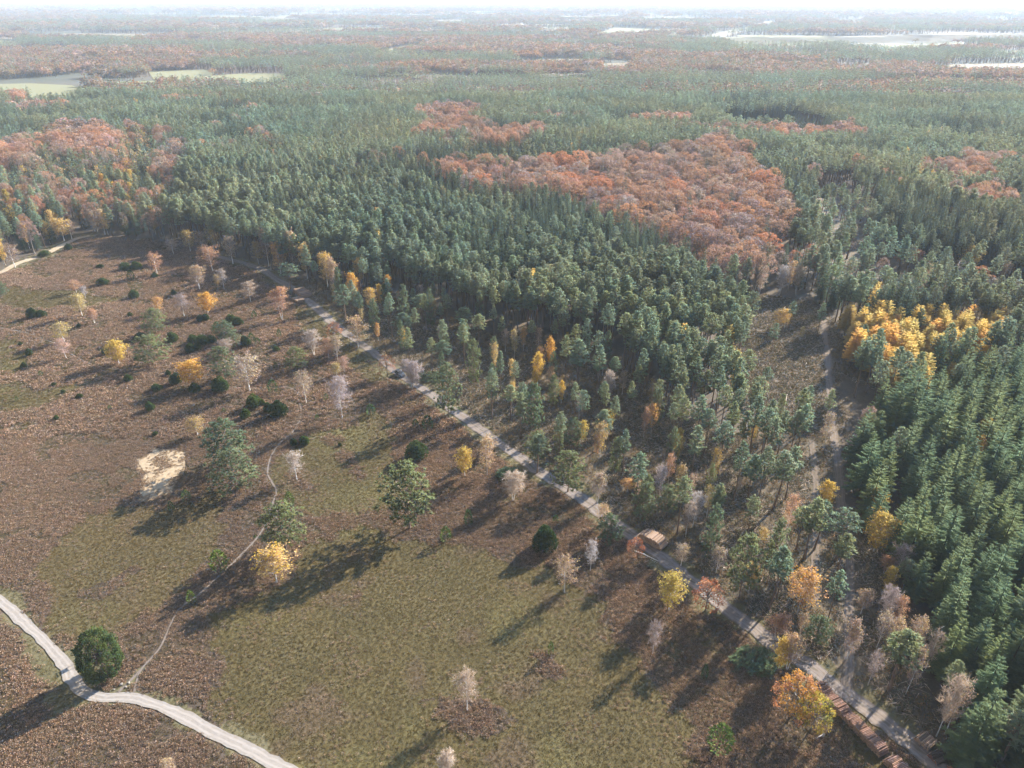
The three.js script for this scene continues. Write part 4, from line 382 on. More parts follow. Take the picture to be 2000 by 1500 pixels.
{ // bare sand
  const sh = new THREE.Shape(), c = new THREE.CatmullRomCurve3(SAND.map(([x, z]) => V(x, 0, z)), true).getPoints(60); c.forEach((p, i) => { const q = 0.35 * (noise(i * 0.7, 2) - 0.5); i ? sh.lineTo(p.x + q, -p.z + q) : sh.moveTo(p.x, -p.z); });
  const g = new THREE.ShapeGeometry(sh); g.rotateX(-Math.PI / 2); const uv = g.attributes.uv; for (let i = 0; i < uv.count; i++) uv.setXY(i, uv.getX(i) / 12, uv.getY(i) / 12);
  sheet('sand_patch', g, new THREE.MeshStandardMaterial({ roughness: 1, side: THREE.DoubleSide, map: makeTex(256, 256, (i, j) => mixc([0.25, 0.19, 0.122], [0.36, 0.28, 0.185], clamp(fbm(i / 32 * 2, j / 32 * 2, 3) * 1.5 - 0.35)).map((v) => v * (0.92 + 0.16 * NT[(i * 91 + j * 53) & 65535]))) }), 0.03);
}
{ // more pale field strips far out
  const r = mulberry(505);
  for (let i = 0; i < 80; i++) { const d = 1900 + 7500 * Math.pow(r(), 1.4), x = (r() * 2 - 1) * d * 0.72, w = 60 + r() * 200 + d * 0.025, l = 200 + d * 0.09 * (0.5 + r()), s = (r() - 0.5) * 0.5; FIELDS.push([[[x - w, -d + w * s], [x + w * 0.9, -d - w * s], [x + w, -d - l - w * s], [x - w * 0.8, -d - l * 0.8 + w * s]], Math.floor(r() * 2)]); }
}
FIELDS.forEach(([p, c]) => {
  const sh = new THREE.Shape(p.map(([x, z]) => new THREE.Vector2(x, -z))), g = new THREE.ShapeGeometry(sh); g.rotateX(-Math.PI / 2);
  sheet('field', g, solid(...[[0.17, 0.17, 0.08], [0.19, 0.15, 0.092], [0.17, 0.155, 0.11]][c], 1), 0.3);
});
console.log('ground');

// ---------------------------------------------------------------- ground cover: heather, moss and grass, brash
function scatter(name, label, category, geos, mat, list) {
  const holder = new THREE.Group(); holder.name = numbered(name); tag(holder, label, category, null, 'stuff'); scene.add(holder);
  const m4 = new THREE.Matrix4(), q = new THREE.Quaternion(), up = V(0, 1, 0), col = new THREE.Color();
  geos.forEach((g, k) => {
    const l = list.filter((e) => e.k % geos.length === k); if (!l.length) return;
    const im = new THREE.InstancedMesh(g, mat, l.length); im.name = name.replace(/s$/, '') + '_clump'; im.userData.kind = 'stuff'; im.castShadow = im.receiveShadow = true;
    l.forEach((e, i) => { q.setFromAxisAngle(up, e.a); m4.compose(V(e.x, e.y ?? 0, e.z), q, V(e.s, e.sy ?? e.s, e.s)); im.setMatrixAt(i, m4); im.setColorAt(i, col.setRGB(...e.c)); });
    holder.add(im);
  });
  console.log(name, list.length);
  return holder;
}
function clump({ n, r, h, l, w, cols, spread = 0.6 }) {
  const C = new Tri();
  for (let i = 0; i < n; i++) {
    const a = R(0, TAU), d = Math.sqrt(R(0, 1)) * r, o = V(Math.cos(a), 0, Math.sin(a)), p = o.clone().multiplyScalar(d); p.y = h * 0.75 * (1 - (d / r) ** 2) * R(0.3, 1) - 0.03;
    const dd = V(o.x * spread * d / r + R(-0.4, 0.4), 1, o.z * spread * d / r + R(-0.4, 0.4)).normalize();
    C.blade(p, dd, l * R(0.7, 1.3), w * R(0.8, 1.2), V(o.x * d / r, 0.75, o.z * d / r).normalize(), tone(pick(cols), 0.2), false);
  }
  return C.geo();
}
const heatherGeos = many(5, () => clump({ n: 44, r: 0.44, h: 0.34, l: 0.17, w: 0.125, cols: [HEATHER, HEATHER, HEATHER, [0.35, 0.245, 0.168], [0.19, 0.128, 0.088], [0.135, 0.11, 0.058]], spread: 1.3 }));
const mossGeos = many(4, () => clump({ n: 16, r: 0.34, h: 0.05, l: 0.15, w: 0.09, cols: [[0.115, 0.09, 0.027], [0.132, 0.1, 0.032], [0.09, 0.077, 0.022], [0.128, 0.087, 0.038]], spread: 1 }));
const brashGeos = many(4, () => { const C = new Tri(); for (let i = 0; i < 12; i++) { const a = R(0, TAU), o = V(Math.cos(a), R(-0.05, 0.25), Math.sin(a)).normalize(); C.blade(V(R(-0.6, 0.6), R(0.02, 0.2), R(-0.6, 0.6)), o, R(0.5, 1.5), R(0.06, 0.13), V(0, 1, 0), tone([0.34, 0.27, 0.21], 0.45), false); } for (let i = 0; i < 14; i++) C.blade(V(R(-0.7, 0.7), R(0, 0.25), R(-0.7, 0.7)), V(R(-1, 1), R(0, 1), R(-1, 1)).normalize(), R(0.25, 0.5), 0.16, V(0, 1, 0), tone(pick([[0.11, 0.115, 0.06], [0.2, 0.145, 0.085], [0.085, 0.09, 0.055]]), 0.2), false); return C.geo(); });
const scrubGeos = many(4, () => { const C = new Tri(); for (let i = 0; i < 46; i++) { const o = sph(); o.y = Math.abs(o.y); const p = V(o.x * 0.75, o.y * 0.8, o.z * 0.75).multiplyScalar(R(0.5, 1)); C.blade(p, sph(), R(0.16, 0.3), 0.15, o, tone(pick([[0.2, 0.15, 0.075], [0.13, 0.12, 0.06], [0.24, 0.135, 0.07], [0.1, 0.1, 0.05]]), 0.2), true); } return C.geo(); });
const coverMat = leafMat(1, 1, 1, 0.2);
const nearLine = (x, z, m = 0) => lineDist(FOOTPATH, x, z) < 1.6 + m || lineDist(SANDPATH, x, z) < 2.6 + m;
const P_ = new Raster(-275, -450, 480, 420, 0.2); P_.stroke(FOOTC, 0.33, 1); P_.stroke(SPURC, 0.5, 1); P_.stroke(SANDC, 1.25, 1); P_.stroke(TRACKC, 2.05, 1); P_.stroke(EDGEC, 1.8, 1); P_.stroke(RIDEC, 1.5, 1); P_.stroke(SKIDC, 1.3, 1);
{
  rnd = mulberry(21);
  const heather = [], moss = [], brash = [], scrub = [];
  const sweep = (z0, z1, step, f) => { for (let z = z0; z > z1; z -= step) { const half = Math.abs(z) * 0.80 + 32; for (let x = Math.max(GX, -half); x < Math.min(GX + GW, half); x += step) f(x + R(-0.5, 0.5) * step, z + R(-0.5, 0.5) * step, step); } };
  const cell = (x, z, step) => {
    if (P_.at(x, z) || x < GX || x > GX + GW || z < GZ) return;
    const m = MW(x + R(-1.1, 1.1), z + R(-1.1, 1.1)), big = step / 0.56, n = fbm(x / 8, z / 8, 3), n2 = fbm(x / 22 + 50, z / 22, 3);
    const t = 0.8 + 0.4 * R(0, 1) + 0.5 * (n2 - 0.5), e = { x, z, a: R(0, TAU), k: Math.floor(R(0, 60)) };
    if (m === 1) {
      if (n > 0.63 && R(0, 1) < 0.75) { moss.push({ ...e, s: big * R(0.9, 1.4), c: [t, t, t * 0.9] }); return; }
      const s = big * R(0.7, 1.25) * (0.8 + 0.5 * n2); heather.push({ ...e, s, sy: s * R(0.8, 1.2), c: [t * R(0.95, 1.08), t, t * R(0.94, 1.06)] });
    } else if (m === 7) { if (fbm(x / 1.6, z / 1.6, 2) > 0.6 || R(0, 1) < 0.05) heather.push({ ...e, s: 0.6 * big, c: [t, t, t] }); }
    else if (m === 2 || m === 9) { if (R(0, 1) < (m === 9 ? 0.05 : 0.03) + 0.35 * smooth(0.62, 0.7, fbm(x / 3.5 + 70, z / 3.5, 2))) heather.push({ ...e, s: big * R(0.5, 0.85), c: [t, t, t] }); else moss.push({ ...e, s: big * R(0.8, 1.3), sy: big * R(0.7, 1.5), c: m === 9 ? [t * 1.03, t * 0.95, t * 0.92] : [t * R(0.92, 1.1), t, t] }); }
    else if (m === 3) { if (R(0, 1) < 0.5 * smooth(0.42, 0.55, n)) moss.push({ ...e, s: big * R(1, 1.7), sy: big * R(1, 2.4), c: [t * 1.5, t * 1.55, t * 2] }); }
    else if (m === 8) { if (R(0, 1) < 0.7) moss.push({ ...e, s: big * R(0.7, 1.1), c: [t * 1.1, t * 1.15, t] }); }
  };
  sweep(-60, -170, 0.5, cell); sweep(-170, -370, 0.85, cell);
  sweep(-66, -300, 1.15, (x, z, step) => {
    if (P_.at(x, z)) return; const m = MW(x, z), t = R(0.75, 1.25), e = { x, z, a: R(0, TAU), k: Math.floor(R(0, 60)), c: [t, t, t] };
    if (m === 3 && R(0, 1) < 0.75) brash.push({ ...e, s: R(0.8, 1.9) }); if (m === 3 && R(0, 1) < 0.16) scrub.push({ ...e, s: R(0.5, 1.3), sy: R(0.4, 0.9) });
    if (m === 5) { const b = fbm(x / 7 + 20, z / 7, 2); if (b > 0.5 && R(0, 1) < 0.75) brash.push({ ...e, s: R(0.8, 1.8) }); else if (R(0, 1) < 0.75) scrub.push({ ...e, s: R(0.5, 1.6), sy: R(0.5, 1.6) }); }
    if (m === 4 && R(0, 1) < 0.2) scrub.push({ ...e, s: R(0.5, 1) });
    if (m === 1 && lineDist(TRACK, x, z) < 12 && R(0, 1) < 0.10) scrub.push({ ...e, s: R(0.4, 0.9) });
  });
  scatter('heather', 'brown faded heather covering the open heath', 'heather', heatherGeos, coverMat, heather);
  scatter('moorgrass', 'short olive moss and grass on the mown patches of heath', 'grass', mossGeos, coverMat, moss);
  scatter('brushwood', 'cut twigs and branches strewn over the felled ground', 'brushwood', brashGeos, coverMat, brash);
  scatter('undergrowth', 'brown bracken and brambles under the open wood', 'undergrowth', scrubGeos, coverMat, scrub);
}

// ---------------------------------------------------------------- trees
const greenMat = leafMat(1, 1, 1, 0.5), goldMat = leafMat(1, 1, 1, 0.42);
const tints = { green: many(5, (i) => leafMat(...[[1, 1, 1], [0.84, 0.92, 0.98], [1.1, 1.04, 0.88], [0.9, 1.0, 1.05], [1.18, 1.12, 1.0]][i], 0.5)), gold: many(5, (i) => leafMat(...[[1, 1, 1], [0.8, 0.8, 0.9], [1.12, 1.08, 1], [1.1, 0.9, 0.85], [0.9, 0.98, 1.1]][i], 0.42)) };
const KIND = {
  pine: ['pine_tree', 'pine tree', 'green'], openpine: ['pine_tree', 'pine tree', 'green'], fir: ['fir_tree', 'fir tree', 'green'], spruce: ['spruce_tree', 'spruce tree', 'green'], larch: ['larch_tree', 'larch tree', 'gold'],
  birchG: ['birch_tree', 'birch tree', 'gold'], birchY: ['birch_tree', 'birch tree', 'gold'], birchP: ['birch_tree', 'birch tree', 'gold'], birchB: ['birch_tree', 'birch tree', 'gold'], leanbirch: ['birch_tree', 'birch tree', 'gold'],
  beech: ['beech_tree', 'beech tree', 'gold'], redoak: ['oak_tree', 'oak tree', 'gold'], maple: ['maple_tree', 'maple tree', 'gold'], yew: ['yew_tree', 'yew tree', 'green'],
};
const NEAR = { pine: PINES, openpine: OPENPINES, fir: FIRS, spruce: SPRUCES, larch: LARCHES, beech: BEECHES, redoak: REDOAKS, maple: MAPLES, yew: YEWS, ...BIRCHES };
const MID = { pine: PINES1, openpine: PINES1, fir: FIRS, spruce: SPRUCES, larch: LARCHES, beech: BEECHES1, birchG: BIRCH1, birchY: BIRCH1, birchP: BIRCH1, birchB: BEECHES1 };
const count = {};
function tree(kind, tpl, x, z, h, w, label, group, v = Math.floor(R(0, 5))) {
  const [name, category, family] = KIND[kind], o = thing(name, label, category, x, 0, z, R(0, TAU), group), k = [w / tpl.w, h / tpl.h, w / tpl.w];
  for (const [n, g, m] of [['trunk', tpl.trunk, barkMat], ['crown', tpl.crown, tints[family][v]]]) part(n, g, m, o).scale.set(...k);
  count[name] = (count[name] ?? 0) + 1;
  return o;
}
rnd = mulberry(31);
TREES.forEach(([kind, x, z, h, w, label], i) => {
  const tpl = NEAR[kind][kind === 'maple' ? (label.startsWith('yellow') ? 1 : 0) : i % NEAR[kind].length];
  const o = tree(kind, tpl, x, z, kind === 'leanbirch' ? h * 1.9 : kind === 'yew' ? h * 1.08 : h, w * (kind.includes('birch') ? 1.2 : kind === 'yew' ? 0.78 : 1.15), label, label.includes('fringe') ? 'birches along the forest fringe' : null, kind === 'yew' || kind === 'maple' ? 0 : undefined);
  if (kind === 'leanbirch') { o.rotation.set(0, 0, -0.95); o.position.y = -0.1; }
});
const TAKEN = TREES.map((t) => [t[1], t[2], t[4] * 0.42]);
const free = (x, z, r) => !TAKEN.some(([a, b, c]) => (a - x) ** 2 + (b - z) ** 2 < (c + r) ** 2);

rnd = mulberry(41);
const WOOD = [];   // every tree that grows in a stand: kind, x, z, height, width, stand
const add = (kind, x, z, h, w, stand) => WOOD.push({ kind, x, z, h, w, stand, d: Math.hypot(x, z) });
const blocked = (x, z) => { const b = Z.at(x, z); return b === ZN.heath || b === ZN.path || b === ZN.field || (b === ZN.clear && R(0, 1) < 0.85); };
function stand(step, zones, zFar, f, jit = 0.62) {
  const ok = new Set(zones);
  for (let z = -62; z > zFar; z -= step) for (let x = -Math.abs(z) * 0.78 - 60, e = -x; x < e; x += step) {
    const px = x + R(-jit, jit) * step, pz = z + R(-jit, jit) * step; if (!ok.has(Z.at(px + 14 * (noise(px / 17, pz / 17 + 3) - 0.5), pz + 14 * (noise(px / 17 + 60, pz / 17) - 0.5))) || blocked(px, pz) || !seen(px, pz, 45)) continue; f(px, pz);
  }
}
const ph = (x, z) => 15.5 + 7 * fbm(x / 30, z / 30, 3) + R(-2.2, 2.2);
stand(4.25, [0], -880, (x, z) => {
  const d = Math.hypot(x, z), sp = fbm(x / 55 + 13, z / 55, 3), de = fbm(x / 70 + 77, z / 70 + 9, 3), u = R(0, 1), far = smooth(420, 800, d);
  if (sp > 0.66 && u < 0.8) return add('spruce', x, z, R(17, 22), R(4.4, 5.6), 'pinewood');
  if (de > 0.665 && d > 380) { if (u < 0.3) add('beech', x, z, R(17, 20), R(8, 11), 'pinewood'); return; }
  if (u < 0.010 + 0.012 * far) return add(pick(['birchG', 'birchY', 'birchP']), x, z, R(14, 18), R(3.6, 5), 'pinewood');
  if (u < 0.016) return add('larch', x, z, R(16, 20), R(4.5, 6), 'pinewood');
  const g = fbm(x / 13, z / 13, 2); if (g < 0.34 && u < 0.6) return;
  const h = ph(x, z); add('pine', x, z, h, h * R(0.22, 0.33), 'pinewood');
});
stand(5.8, [ZN.fir], -300, (x, z) => { const u = R(0, 1), n = fbm(x / 14, z / 14, 2); if (u < 0.035) add('birchG', x, z, R(9, 12), R(3, 4), 'plantation'); else if (u < 0.09) add('pine', x, z, R(13, 16), R(4, 5), 'plantation'); else if (u < 0.105) return; else { const h = 13 + 8 * n + R(-3, 3); add('fir', x, z, h, h * R(0.34, 0.44), 'plantation'); } }, 0.42);
stand(4.6, [ZN.larch], -300, (x, z) => { const u = R(0, 1); if (u < 0.1) add('pine', x, z, R(11, 15), R(3.6, 4.6), 'larches'); else if (u > 0.2) { const h = R(11, 15); add('larch', x, z, h, h * R(0.36, 0.5), 'larches'); } }, 0.4);
stand(10.2, [ZN.beech, ZN.beechL], -700, (x, z) => { const u = R(0, 1); if (u < 0.06) add('spruce', x, z, R(20, 25), R(4.6, 6), 'beechwood'); else if (u < 0.97) { const h = R(16, 22); add('beech', x, z, h, R(11, 16), 'beechwood'); } }, 0.45);
stand(6.5, [ZN.edge], -400, (x, z) => { const u = R(0, 1); if (u < 0.3) add('spruce', x, z, R(14, 20), R(4, 5.5), 'beechwood'); else if (u < 0.7) add(pick(['birchB', 'birchP', 'beech']), x, z, R(12, 16), R(5, 7), 'beechwood'); }, 0.45);
stand(4.4, [ZN.strip], -700, (x, z) => { const u = R(0, 1); if (u < 0.68) add('spruce', x, z, R(17, 23), R(4.2, 5.6), 'sprucewood'); else if (u < 0.9) { const h = ph(x, z); add('pine', x, z, h, h * 0.25, 'pinewood'); } });
stand(4.0, [ZN.spruceR], -700, (x, z) => { const u = R(0, 1); if (u < 0.86) { const h = R(18, 23); add('spruce', x, z, h, h * R(0.2, 0.27), 'sprucewood'); } else add('pine', x, z, ph(x, z) + 1, R(4, 5.2), 'pinewood'); });
stand(6.0, [ZN.mixed], -800, (x, z) => { const u = R(0, 1), n = fbm(x / 35 + 5, z / 35, 2); if (u < 0.08 + 0.26 * smooth(0.5, 0.65, n)) add('beech', x, z, R(14, 18), R(7, 11), 'mixedwood'); else if (u < 0.42) add('spruce', x, z, R(14, 20), R(4.2, 5.5), 'mixedwood'); else if (u < 0.68) add(pick(['birchG', 'birchY', 'birchP']), x, z, R(12, 16), R(4, 5.5), 'mixedwood'); else { const h = R(15, 19); add('pine', x, z, h, h * R(0.25, 0.34), 'mixedwood'); } });
stand(7.2, [ZN.ride], -420, (x, z) => { const u = R(0, 1); if (u < 0.5) { const h = R(16, 20); add('pine', x, z, h, h * R(0.24, 0.32), 'openwood'); } else if (u < 0.62) add(pick(['birchP', 'birchB', 'beech']), x, z, R(8, 12), R(4.5, 7), 'openwood'); });
stand(9, [ZN.open], -700, (x, z) => { const u = R(0, 1); if (u < 0.6) add(pick(['birchP', 'birchG', 'birchB']), x, z, R(8, 12), R(3.5, 5), 'openwood'); });
stand(6.0, [ZN.belt], -330, (x, z) => {
  if (!free(x, z, 0.9) || lineDist(TRACK, x, z) < 4.5) return; const u = R(0, 1), far = smooth(-150, -190, z);
  if (u < 0.34 + 0.16 * far) { const h = R(11, 18); add(R(0, 1) < 0.7 ? 'pine' : 'openpine', x, z, h, h * R(0.19, 0.28), 'belt'); }
  else if (u < 0.68) { const h = R(6, 12.5); add(pick(['birchP', 'birchP', 'birchB', 'birchY', 'birchY', 'birchG']), x, z, h, h * R(0.24, 0.38), 'belt'); }
  else if (u < 0.66) add('redoak', x, z, R(3, 5), R(3, 4.5), 'belt');
});
stand(6.0, [ZN.clear], -330, (x, z) => { const u = R(0, 1), h = R(2.5, 6.5); if (!free(x, z, 0.5)) return; if (u < 0.45) add(pick(['birchP', 'birchB', 'birchY']), x, z, h, h * R(0.35, 0.5), 'clearing'); else if (u < 0.7) add('pine', x, z, R(9, 15), R(2.6, 3.6), 'clearing'); });
stand(5.6, [ZN.grove], -330, (x, z) => { if (!free(x, z, 1.2)) return; const u = R(0, 1); if (u < 0.75) { const h = R(15, 19); add('pine', x, z, h, h * R(0.24, 0.32), 'belt'); } });
stand(5.2, [ZN.verge], -260, (x, z) => {
  if (!free(x, z, 0.8) || lineDist(TRACK, x, z) < 5) return; const u = R(0, 1), h = R(6.5, 11.5);
  if (u < 0.5) add(pick(['birchB', 'birchB', 'birchP']), x, z, h, h * R(0.34, 0.46), 'verge'); else if (u < 0.6) add(pick(['openpine', 'pine']), x, z, R(8, 12), R(3.6, 5), 'verge');
});
// single ones to be looked at, the rest of each wood as one mass
const LIMIT = { pine: 300, fir: 300, spruce: 160, larch: 120, beech: 260, birch: 300, oak: 60 };
const SAY = {
  pinewood: { pine: 'grey green pine packed into the dense pine stand beyond the track', spruce: 'dark pointed spruce growing in a clump within the pine stand', birch: 'golden birch crown glowing alone among the dense pines', beech: 'russet beech crown set among the distant pines', larch: 'golden larch tip standing up among the dense pines' },
  plantation: { fir: 'feathery conical fir of the plantation at the right', pine: 'blue green pine crown squeezed between the plantation firs', birch: 'small golden birch squeezed between the plantation firs' },
  larches: { larch: 'golden larch of the bright group above the fir plantation', pine: 'green pine standing among the golden larches' },
  beechwood: { beech: 'broad domed russet beech in the beech wood behind the pines', spruce: 'dark spruce tip poking out of the russet beech wood', birch: 'thin bare birch on the near edge of the russet beech wood' },
  sprucewood: { spruce: 'tall dark spruce in the blackish spruce stands bordering beeches and open ride' },
  mixedwood: { beech: 'orange brown beech in the mixed wood at upper left', spruce: 'dark spruce in the colourful mixed wood at upper left', birch: 'yellow birch in the colourful mixed wood at upper left', pine: 'rounded pine in the colourful mixed wood at upper left' },
  openwood: { pine: 'tall thin pine scattered over the brown open ride at right', birch: 'autumn birch scattered over the brown open ride', beech: 'russet young beech on the brown open ride' },
  belt: { pine: 'pine with bare trunk scattered in the thinned belt beside the track', birch: 'slim autumn birch scattered in the thinned belt beside the track', oak: 'low russet oak bush in the thinned belt beside the track' },
  clearing: { birch: 'small young birch growing in the felled clearing', pine: 'thin lone pine left standing in the felled clearing' },
  verge: { birch: 'bare slender birch in the thicket between ride and fir plantation', pine: 'small pine in the thicket between ride and fir plantation' },
};
const GROUP = { pinewood: 'trees of the dense pine stand', plantation: 'trees of the fir plantation', larches: 'trees of the golden larch group', beechwood: 'trees of the beech wood', sprucewood: 'trees of the spruce stands', mixedwood: 'trees of the mixed wood at left', openwood: 'trees of the open ride', belt: 'trees of the thinned belt', clearing: 'trees of the felled clearing', verge: 'trees of the thicket by the ride' };
const family = (k) => k === 'openpine' ? 'pine' : k.includes('birch') ? 'birch' : k === 'redoak' ? 'oak' : k;
rnd = mulberry(51);
const left = {}; for (const k in LIMIT) left[k] = LIMIT[k] - (count[k + '_tree'] ?? 0);
WOOD.sort((a, b) => a.d - b.d);
const MASS = {};
const inFrame = (t) => { const y = t.h * 0.8 - 110, c = t.x * fwd.x + y * fwd.y + t.z * fwd.z; return Math.abs(t.x) < c * TAN * 0.985 && c > 0; };
let singles = 0;
const range = {}; for (const t of WOOD) { const k = t.stand + family(t.kind), r = range[k] ??= { h: [], d: [] }; r.h.push(t.h); r.d.push(t.d); }
for (const k in range) { range[k].h.sort((a, b) => a - b); range[k].d.sort((a, b) => a - b); }
const at = (l, f) => l[Math.floor((l.length - 1) * f)];
const detail = (t, fam, say) => { const r = range[t.stand + fam], n = Math.min(r.d.length, 300), d = r.d.slice(0, n), size = t.h > at(r.h, 0.8) ? 'tall ' : t.h < at(r.h, 0.2) ? 'short ' : '', row = t.d < at(d, 0.25) ? ', near rows' : t.d > at(d, 0.75) ? ', far rows' : ''; return size + say.replace('tall ', '') + row; };
for (const t of WOOD) {
  const fam = family(t.kind), say = SAY[t.stand]?.[fam], near = t.d < (fam === 'beech' ? 680 : 520), set = (near ? NEAR : MID)[t.kind] ?? NEAR[t.kind], i = Math.floor(R(0, set.length)), v = Math.floor(R(0, 5));
  if (left[fam] > 0 && say && inFrame(t)) { left[fam]--; singles++; tree(t.kind, set[i], t.x, t.z, t.h, t.w, detail(t, fam, say), GROUP[t.stand] + ', ' + fam, v); continue; }
  const key = fam; (MASS[key] ??= new Map()); const tpl = set[i]; if (!MASS[key].has(tpl)) MASS[key].set(tpl, []);
  MASS[key].get(tpl).push(t);
}
console.log('stand trees', WOOD.length, 'singles', singles, JSON.stringify(count));
const MASSNAME = { pine: ['pine_forest', 'dense grey green pine forest reaching into the distance', 'forest'], fir: ['fir_forest', 'rest of the dark fir plantation at the right edge', 'forest'], spruce: ['spruce_forest', 'dark spruces farther back in the forest', 'forest'], larch: ['larch_forest', 'golden larches farther back in the forest', 'forest'], beech: ['beech_forest', 'russet beeches farther back in the forest', 'forest'], birch: ['birch_forest', 'birches in autumn colour farther back in the forest', 'forest'], oak: ['oak_forest', 'low oaks farther back in the belt', 'forest'] };
const merged = new Map(), whole = (t) => { if (!merged.has(t)) merged.set(t, mergeGeometries([t.trunk, t.crown])); return merged.get(t); };
function forest(name, label, category, map, mat, tint) {
  const holder = new THREE.Group(); holder.name = numbered(name); tag(holder, label, category, null, 'stuff'); scene.add(holder);
  const m4 = new THREE.Matrix4(), q = new THREE.Quaternion(), up = V(0, 1, 0), col = new THREE.Color();
  for (const [tpl, l] of map) {
    const im = new THREE.InstancedMesh(whole(tpl), mat, l.length); im.name = name.replace('forest', 'crowns'); im.userData.kind = 'stuff'; im.castShadow = im.receiveShadow = true;
    l.forEach((t, i) => { q.setFromAxisAngle(up, R(0, TAU)); m4.compose(V(t.x, t.y ?? 0, t.z), q, V(t.w / tpl.w, t.h / tpl.h, t.w / tpl.w)); im.setMatrixAt(i, m4); const b = R(0.72, 1.2) * (0.75 + 0.5 * fbm(t.x / 45, t.z / 45, 2)), hue = fbm(t.x / 60 + 30, t.z / 60, 2) - 0.5; im.setColorAt(i, col.setRGB(b * (1 + 0.35 * hue) * R(0.93, 1.09), b, b * (1 - 0.3 * hue) * R(0.9, 1.1))); });
    holder.add(im);
  }
}
for (const k in MASS) forest(...MASSNAME[k], MASS[k], ['pine', 'fir', 'spruce'].includes(k) ? greenMat : goldMat);

// far woods, out to the horizon
rnd = mulberry(61);
{
  const boxes = FIELDS.map(([p]) => [Math.min(...p.map((q) => q[0])), Math.max(...p.map((q) => q[0])), Math.min(...p.map((q) => q[1])), Math.max(...p.map((q) => q[1])), p]);
  const inField = (x, z) => boxes.some(([a, b, c, d, p]) => x >= a && x <= b && z >= c && z <= d && inPoly(p, x, z));
  const green = new Map(), brown = new Map(), put = (m, tpl, t) => { if (!m.has(tpl)) m.set(tpl, []); m.get(tpl).push(t); };
  let n = 0;
  const one = (x, z, d, k) => {
    if (inField(x, z)) return;
    const band = smooth(820, 1150, d + 260 * (fbm(x / 300, z / 300, 2) - 0.5)) * (1 - 0.2 * smooth(1900, 3000, d)), a = fbm(x / 420 + 4, z / 190 + 8, 3), u = R(0, 1), gap = fbm(x / 160 + 60, z / 90, 3);
    if (band > 0.5 && gap > 0.63 && d > 950) return;
    if (u < band * 0.80 * smooth(0.455, 0.505, a) + 0.03) put(brown, pick(BEECHES2), { x, z, h: R(10, 16) * Math.sqrt(k), w: R(8, 12) * k });
    else if (a > 0.42 && u > 0.7 && band < 0.3) put(green, pick(SPRUCES2), { x, z, h: R(16, 20), w: R(5, 6.4) * k });
    else put(green, pick(PINES2), { x, z, h: R(15, 19) * Math.sqrt(Math.sqrt(k)), w: R(5.5, 7.2) * k });
    n++;
  };
  const row = (d0, d1, step, k) => { for (let z = -d0; z > -d1; z -= step) for (let x = z * 0.80 - 40, e = -x; x < e; x += step) { const px = x + R(-0.6, 0.6) * step, pz = z + R(-0.6, 0.6) * step; one(px, pz, Math.hypot(px, pz) * 0.4 - pz * 0.6, k); } };
  row(880, 1500, 7.0, 1.12); row(1500, 2600, 10.5, 1.6); row(2600, 5200, 21, 3.1); row(5200, 14000, 62, 9); row(14000, 26000, 150, 22);
  forest('distant_pine_forest', 'hazy distant conifer woods below the horizon', 'forest', green, greenMat);
  forest('distant_beech_forest', 'hazy distant leaf woods and hedges between pale fields', 'forest', brown, goldMat);
  console.log('far', n);
}
// ---------------------------------------------------------------- junipers on the heath
rnd = mulberry(71);
{
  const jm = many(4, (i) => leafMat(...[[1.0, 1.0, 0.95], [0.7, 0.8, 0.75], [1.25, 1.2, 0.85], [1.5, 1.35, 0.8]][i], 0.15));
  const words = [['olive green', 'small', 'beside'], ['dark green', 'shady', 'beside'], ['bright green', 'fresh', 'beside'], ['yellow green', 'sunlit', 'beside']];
  const marks = TREES.map((t) => [t[1], t[2], t[5]]);
  const where = (x, z) => {
    const df = lineDist(FOOTPATH, x, z), dt = lineDist(TRACK, x, z), inMoss = MOSS.some((p) => inPoly(p, x, z));
    if (inMoss) return 'on the short grass'; if (df < 6) return 'at the footpath'; if (dt < 14) return 'near the track'; if (z < -260) return 'on the upper heath'; if (x < -120) return 'on the left heath'; return 'in the middle of the heath';
  };
  const seenLabels = {};
  JUNIPERS.forEach(([x, z, w, h, c], i) => {
    const slim = h / w > 1.35, big = w > 3.6, tpl = slim ? JUNIPERS_T[3 + i % 2] : big ? JUNIPERS_T[5 + i % 2] : JUNIPERS_T[i % 3];
    let label = `${words[c][0]} ${slim ? 'columnar' : big ? 'wide many-topped' : h < 1.6 ? 'low' : 'round'} juniper ${where(x, z)}`;
    const near = JUNIPERS.map((q, k) => [k, Math.hypot(q[0] - x, q[1] - z)]).filter((q) => q[0] !== i).sort((a, b) => a[1] - b[1])[0][1];
    if (near > 14) label += ', standing alone'; else if (near < 4) label += ', touching another';
    (seenLabels[label] ??= []).push(i);
    const o = thing('juniper_bush', label, 'juniper', x, 0, z, R(0, TAU), 'junipers scattered over the heath'), k = [w / tpl.w, h / tpl.h, w / tpl.w];
    part('trunk', tpl.trunk, barkMat, o).scale.set(...k); part('crown', tpl.crown, jm[c], o).scale.set(...k);
  });
  const rank = ['nearest', 'second nearest', 'third', 'fourth', 'fifth', 'sixth', 'seventh', 'eighth', 'ninth', 'tenth', 'eleventh', 'twelfth'];
  for (const l in seenLabels) if (seenLabels[l].length > 1) { const objs = scene.children.filter((o) => o.userData.label === l).sort((a, b) => b.position.z - a.position.z); objs.forEach((o, k) => { o.userData.label = `${l}, ${rank[k] ?? 'farthest'} such`; }); }
}

